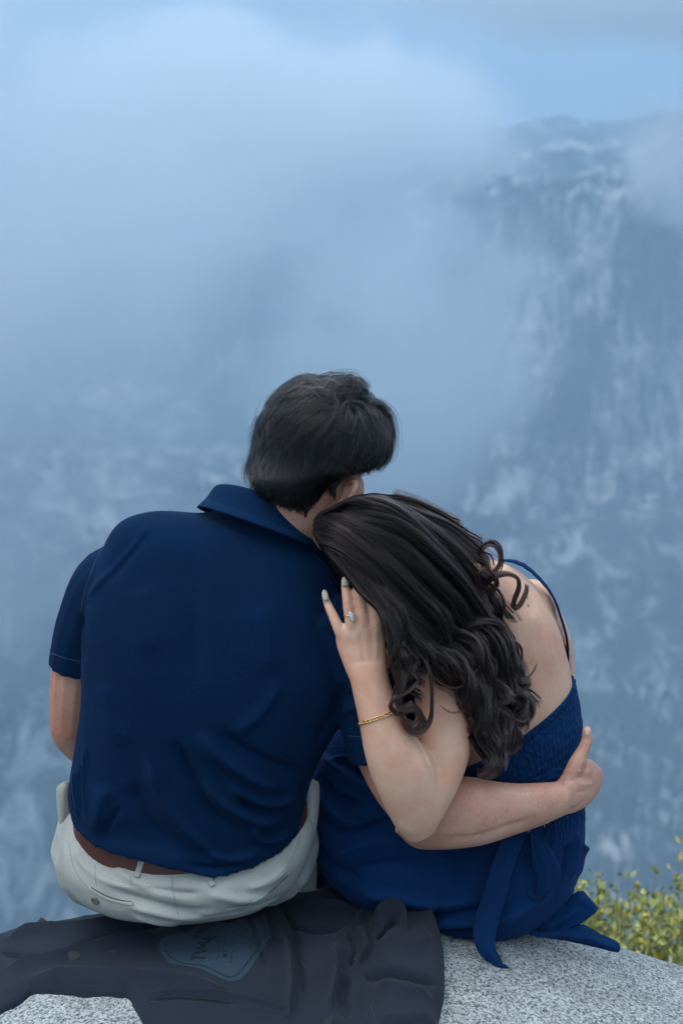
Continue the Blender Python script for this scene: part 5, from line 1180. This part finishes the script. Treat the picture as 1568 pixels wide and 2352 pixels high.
# ================================================================ her hair
hv, hf = ball(WC + np.array([.006, 0, -.008]) + WH @ np.array([0, -.008, .006]), (.078, .102, .090), WH)
def scalp_pt(px, py, dflt):
    return dflt
cap_parts = [(hv, hf)]
G = [  # main locks: points (px, py, y), spread in metres, clumps, curl (start, radius, turns)
 ([(745, 1208, -.01), (790, 1178, .01), (857, 1162, .02), (925, 1173, .03), (990, 1200, .035), (1045, 1232, .035), (1095, 1268, .03)], .007, 10, (.90, .004, .3)),
 ([(750, 1200, -.03), (800, 1184, -.03), (870, 1174, -.03), (940, 1196, -.01), (1010, 1225, .0), (1070, 1275, .01), (1110, 1320, .01)], .010, 14, (.85, .008, .4)),
 ([(752, 1205, -.05), (815, 1184, -.07), (890, 1184, -.07), (960, 1215, -.05), (1030, 1275, -.03), (1085, 1340, -.02), (1130, 1400, -.01), (1160, 1450, -.005)], .012, 16, (.75, .010, .6)),
 ([(752, 1208, -.06), (820, 1190, -.095), (900, 1210, -.095), (975, 1265, -.075), (1045, 1335, -.055), (1100, 1410, -.04), (1150, 1480, -.03), (1180, 1540, -.03)], .013, 18, (.7, .012, .8)),
 ([(750, 1212, -.06), (815, 1215, -.105), (890, 1250, -.110), (960, 1315, -.095), (1035, 1395, -.07), (1095, 1475, -.055), (1145, 1560, -.05), (1170, 1640, -.05)], .014, 20, (.6, .014, 1.2)),
 ([(748, 1216, -.055), (805, 1240, -.105), (875, 1295, -.118), (945, 1370, -.110), (1015, 1445, -.09), (1080, 1520, -.075), (1130, 1610, -.07), (1150, 1700, -.07)], .014, 20, (.55, .015, 1.4)),
 ([(746, 1220, -.05), (792, 1268, -.10), (855, 1340, -.120), (925, 1410, -.118), (995, 1475, -.10), (1060, 1545, -.088), (1105, 1640, -.08), (1120, 1740, -.08)], .014, 18, (.55, .014, 1.5)),
 ([(744, 1225, -.045), (800, 1290, -.095), (856, 1364, -.122), (900, 1425, -.130), (965, 1475, -.118), (1030, 1520, -.100), (1075, 1590, -.092), (1095, 1680, -.09)], .012, 16, (.55, .013, 1.4)),
 ([(752, 1228, -.04), (818, 1303, -.09), (866, 1362, -.122), (904, 1410, -.142), (920, 1470, -.148), (965, 1520, -.140), (990, 1560, -.13)], .011, 14, (.7, .008, .8)),
 ([(752, 1230, -.035), (824, 1302, -.08), (864, 1356, -.118), (888, 1396, -.140), (914, 1450, -.150), (915, 1510, -.152), (930, 1570, -.152), (945, 1620, -.152)], .006, 14, (.62, .012, 1.2)),
 ([(750, 1225, -.03), (808, 1278, -.06), (860, 1336, -.10), (880, 1382, -.130), (906, 1425, -.145), (912, 1480, -.150), (940, 1530, -.15)], .005, 12, (.8, .006, .4)),
 ([(765, 1190, -.05), (850, 1175, -.09), (940, 1225, -.085), (1010, 1290, -.065), (1075, 1370, -.045), (1125, 1450, -.035), (1165, 1530, -.04), (1190, 1600, -.04)], .012, 16, (.55, .014, 1.5)),
 ([(800, 1290, -.10), (880, 1380, -.125), (950, 1440, -.118), (1010, 1490, -.10), (1060, 1530, -.09), (1100, 1600, -.08), (1128, 1680, -.075), (1140, 1760, -.075)], .013, 18, (.45, .014, 1.8)),
 ([(850, 1200, -.09), (950, 1290, -.09), (1040, 1400, -.065), (1100, 1490, -.05), (1150, 1570, -.045), (1190, 1640, -.045), (1195, 1690, -.045)], .012, 16, (.5, .014, 1.4)),
]
rw = np.random.default_rng(44)
CY_ = [1203, 1248, 1284, 1325, 1358, 1390, 1423, 1463, 1504, 1530]; CX_ = [712, 732, 760, 797, 816, 858, 877, 881, 892, 894]
def clear_of_hand(P):
    """hair that would lie over her fingers is swept aside, to the edge it has in the photograph"""
    px, py = proj(P); tl = np.interp(px, [700, 718, 735, 767, 790, 808, 857, 905], [1225, 1205, 1182, 1168, 1154, 1145, 1136, 1141]); lo = np.clip(tl - py, 0, 60) * ((px > 690) & (px < 905))
    if lo.any():
        P = P.copy(); P[:, 2] -= lo * (P[:, 1] + CAM_D) / FPX * 1.03; px, py = proj(P)
    lim = np.interp(py, CY_, CX_) + 3; m = (py > 1203) & (py < 1530) & (px < lim) & (P[:, 1] < .02)
    if not m.any(): return P
    dx = np.where(m, (lim - px) * 1.12, 0)
    for _ in range(3): dx[1:-1] = np.maximum(dx[1:-1] * m[1:-1], (dx[:-2] + dx[1:-1] + dx[2:]) / 3)
    P = P.copy(); P[:, 0] += dx * (P[:, 1] + CAM_D) / FPX / CP; P[:, 1] += -.0010 * (dx > 0); return P
def lock(Wp, spread, n, rad, curl=None, seed=0, taper=.55, npt=34, rstr=.0022, fly=.0007, phase=None):
    """one lock: a bundle of strands sharing a path and, near its end, a spiral"""
    r = np.random.default_rng(seed); P = interp_rows(np.array(Wp), npt); t = np.linspace(0, 1, npt)
    if curl:
        st_, cr_, turns = curl; T = np.gradient(P, axis=0); T /= np.linalg.norm(T, axis=1, keepdims=True); A = np.cross(T, [0, 1, .2]); A /= np.linalg.norm(A, axis=1, keepdims=True); B_ = np.cross(T, A)
        u = np.clip((t - st_) / (1 - st_), 0, 1); ph = (r.uniform(0, 6.28) if phase is None else phase) + u * turns * 2 * math.pi; k = cr_ * sm(0, .5, u) * (1 - .35 * u)
        P = P + A * (np.cos(ph) * k)[:, None] + B_ * (np.sin(ph) * k)[:, None] - A[:1] * 0
    out = []
    w = (spread if np.ndim(spread) == 0 else 1) * (1 - taper * t[:, None])
    for _ in range(n):
        off = r.normal(0, 1, 3); off /= max(1, np.linalg.norm(off) / 1.4); f = r.normal(0, fly, (npt, 3)).cumsum(0) * .30
        wide = 1 + 1.3 * sm(.75, .2, t[:, None]) if np.ndim(spread) == 0 else 1
        out.append(P[:] + off * wide * (w if np.ndim(spread) == 0 else spread * (1 - taper * t[:, None])) + f)
        if r.random() < .5: out[-1] = out[-1][:int(npt * r.uniform(.8, 1))]
    return clear_of_hand(P), [clear_of_hand(o) for o in out]
SW_ = []; locks_mesh = []
for gi, (pts, spread, ncl, curl) in enumerate(G):
    base = np.array([at(*p) for p in pts]); tt0 = np.linspace(0, 1, len(base))[:, None]
    for fam in range(max(3, ncl // 3)):
        off = rw.normal(0, spread, 3) * np.array([1, .8, 1]); offr = rw.normal(0, 1, 3) * np.array([.007, .008, .011])
        wob = np.cumsum(rw.normal(0, .0012, base.shape), 0); ph0 = rw.uniform(0, 6.28)
        fc = (curl[0] + rw.uniform(-.06, .06), curl[1] * rw.uniform(.75, 1.35), curl[2] * rw.uniform(.9, 1.7))
        kf = len(base) if rw.random() < .7 else len(base) - 1
        for c in range(11):
            o2 = rw.normal(0, .0052, 3) * (1.25 - .55 * tt0); gr = .45 + .7 * tt0
            W_ = (base + off * gr + offr * (1 - tt0) ** 2 + wob + o2 + np.cumsum(rw.normal(0, .0009, base.shape), 0))[:kf]
            P, ss_ = lock(W_, rw.uniform(.0014, .0036), 30, 0, (fc[0], fc[1] * rw.uniform(.85, 1.15), fc[2]), seed=gi * 1000 + fam * 20 + c, fly=.0006, phase=ph0 + rw.normal(0, .25), npt=40, taper=.4)
            SW_ += ss_
            if c % 2 == 0: locks_mesh.append(tube(P[::2], np.linspace(.0050, .0012, len(P[::2])), m=5, sub=2, world=True))
# ringlets drawn one by one: path traced along the curl itself
RL = [
 ([(1075, 1262, .03), (1092, 1285, .02), (1105, 1262, .01), (1122, 1249, .01), (1142, 1256, .015), (1150, 1280, .02), (1142, 1306, .02), (1122, 1318, .015), (1108, 1300, .01), (1110, 1278, .01)], .0040),
 ([(1050, 1290, .0), (1085, 1318, -.005), (1112, 1330, -.01), (1132, 1325, -.01), (1140, 1345, -.01), (1122, 1362, -.02), (1100, 1350, -.03), (1095, 1325, -.03), (1112, 1312, -.03), (1135, 1330, -.025)], .0042),
 ([(1105, 1350, -.01), (1130, 1330, -.02), (1160, 1320, -.025), (1185, 1328, -.03), (1190, 1350, -.03), (1180, 1378, -.03), (1178, 1395, -.03), (1192, 1388, -.028), (1205, 1362, -.02), (1207, 1345, -.015)], .0036),
 ([(1060, 1380, -.04), (1110, 1400, -.03), (1150, 1430, -.025), (1175, 1460, -.02), (1183, 1500, -.02), (1165, 1530, -.03), (1150, 1515, -.04)], .0038),
 ([(1050, 1440, -.06), (1075, 1432, -.07), (1110, 1424, -.07), (1140, 1428, -.06), (1155, 1445, -.05), (1150, 1460, -.04), (1120, 1455, -.04)], .0042),
 ([(1060, 1470, -.07), (1100, 1466, -.065), (1150, 1470, -.055), (1182, 1480, -.045), (1192, 1500, -.04), (1186, 1530, -.04), (1160, 1545, -.04)], .0046),
 ([(1080, 1520, -.07), (1120, 1510, -.065), (1165, 1530, -.055), (1195, 1560, -.05), (1212, 1566, -.045), (1180, 1590, -.05), (1140, 1580, -.06), (1130, 1600, -.07)], .0046),
 ([(1100, 1570, -.075), (1140, 1570, -.065), (1185, 1585, -.055), (1215, 1610, -.05), (1220, 1640, -.05), (1200, 1660, -.055), (1160, 1650, -.065), (1140, 1620, -.07), (1170, 1610, -.07)], .0050),
 ([(1090, 1620, -.08), (1130, 1615, -.07), (1175, 1640, -.06), (1205, 1650, -.055), (1218, 1632, -.05), (1208, 1610, -.05)], .0045),
 ([(1090, 1650, -.085), (1120, 1660, -.075), (1160, 1690, -.065), (1190, 1695, -.06), (1170, 1720, -.065), (1130, 1720, -.075), (1110, 1750, -.08)], .0045),
 ([(1085, 1700, -.09), (1110, 1710, -.08), (1145, 1740, -.07), (1140, 1760, -.07), (1115, 1775, -.075), (1098, 1772, -.08)], .0040),
 ([(1110, 1480, -.06), (1155, 1490, -.05), (1188, 1512, -.04), (1200, 1545, -.04), (1180, 1566, -.045), (1145, 1560, -.055), (1140, 1535, -.06), (1170, 1528, -.05)], .0052),
 ([(1100, 1640, -.08), (1140, 1650, -.07), (1180, 1668, -.06), (1196, 1700, -.055), (1176, 1722, -.06), (1142, 1716, -.07), (1136, 1692, -.075), (1160, 1684, -.068)], .0050),
 ([(1080, 1690, -.09), (1105, 1730, -.08), (1132, 1748, -.075), (1140, 1765, -.075), (1122, 1778, -.08), (1100, 1776, -.085)], .0046),
 ([(1095, 1600, -.09), (1085, 1650, -.10), (1095, 1700, -.10), (1120, 1735, -.09), (1125, 1765, -.085), (1105, 1780, -.085)], .0038),
 ([(890, 1490, -.152), (905, 1540, -.156), (920, 1580, -.158), (905, 1600, -.16), (895, 1622, -.16), (915, 1640, -.158), (945, 1630, -.155), (965, 1640, -.150), (975, 1660, -.150), (960, 1678, -.155), (935, 1670, -.16), (925, 1640, -.158)], .0034),
 ([(905, 1480, -.152), (935, 1530, -.155), (960, 1560, -.155), (940, 1585, -.16), (915, 1600, -.162), (920, 1625, -.162), (950, 1625, -.16), (965, 1645, -.158), (950, 1662, -.16), (930, 1655, -.16)], .0034),
 ([(960, 1490, -.14), (980, 1520, -.145), (990, 1560, -.148), (992, 1610, -.150), (988, 1655, -.152), (965, 1683, -.155), (940, 1680, -.158), (922, 1655, -.16), (925, 1625, -.16), (945, 1612, -.16)], .0024),
 ([(1000, 1500, -.13), (1008, 1530, -.13), (1040, 1555, -.12), (1080, 1550, -.11), (1105, 1530, -.10)], .0016), ([(980, 1520, -.14), (1000, 1560, -.14), (1045, 1580, -.13), (1085, 1560, -.11)], .0014),
 ([(1090, 1560, -.10), (1095, 1600, -.10), (1070, 1630, -.11), (1035, 1637, -.12), (1010, 1620, -.125)], .0012), ([(1075, 1560, -.10), (1092, 1620, -.10), (1080, 1650, -.105)], .0022),
 ([(1180, 1555, -.05), (1205, 1560, -.045), (1222, 1545, -.04), (1232, 1525, -.035)], .0012), ([(1170, 1640, -.06), (1200, 1615, -.05), (1212, 1590, -.045)], .0030),
 ([(1010, 1200, .02), (1050, 1235, .025), (1085, 1250, .02), (1110, 1272, .02)], .0018), ([(960, 1165, .03), (1020, 1205, .035), (1075, 1232, .03), (1120, 1262, .03), (1160, 1295, .03)], .0012),
]
for k, (pts, sp_) in enumerate(RL):
    W_ = np.array([at(*p) for p in pts])
    big = sp_ > .002; mid_ = W_.mean(0)
    for c in range(9 if big else 2):
        W2 = mid_ + (W_ - mid_) * (1 + (rw.normal(0, .05) if big else 0)) + rw.normal(0, 1, 3) * (np.array([.0016, .0050, .0022]) if big else .0005)
        P, ss_ = lock(W2, np.array([.0011, .0022, .0013]) * (sp_ / .0040 if big else .5), 30 if big else 15, 0, None, seed=9000 + k * 20 + c, taper=.45, npt=46, fly=.0004)
        SW_ += ss_
    if big: locks_mesh.append(tube(P[::2], np.linspace(sp_ * .55, sp_ * .3, len(P[::2])), m=7, sub=2, world=True))
# fly-away hairs
for k in range(170):
    gi = rw.integers(0, len(G)); base = np.array([at(*p) for p in G[gi][0]]); i0 = rw.integers(1, 4)
    W_ = base[i0:i0 + rw.integers(3, 5)] + rw.normal(0, .007, 3) + np.array([0, -.010, .006]) * rw.random(); W_ = W_ + np.cumsum(rw.normal(0, .006, W_.shape), 0)
    P = interp_rows(W_, 24) + rw.normal(0, .0010, (24, 3)).cumsum(0) * .5; SW_.append(P)
for k in range(36):   # single curls straying over her arm, hand and back
    x0, y0 = [(1000, 1500), (1180, 1540), (870, 1400), (1080, 1600), (850, 1370)][k % 5]; z0 = at(x0 + rw.normal(0, 25), y0 + rw.normal(0, 25), -.13 if x0 < 1050 else -.06); a = rw.uniform(0, 6.3); rr = rw.uniform(.010, .030); th = np.linspace(0, rw.uniform(1.5, 4), 24)
    P = z0[None] + np.stack([np.cos(a + th) * rr, -.003 * th, np.sin(a + th) * rr - .008 * th], 1) - np.array([math.cos(a), 0, math.sin(a)]) * rr; SW_.append(P)
cap_parts += locks_mesh
hair_w = link_mesh('hair', *join(cap_parts), M_CAP, woman); tag(hair_w, 'long brown hair falling in loose curls')
toned('hair_strands', SW_, [((.0105, .0055, .005), .38), ((.022, .0118, .0105), .38), ((.042, .0235, .020), .24)], woman, .00015, .00007, 30, 2)
print('strands', len(SW_), 'man', len(S))
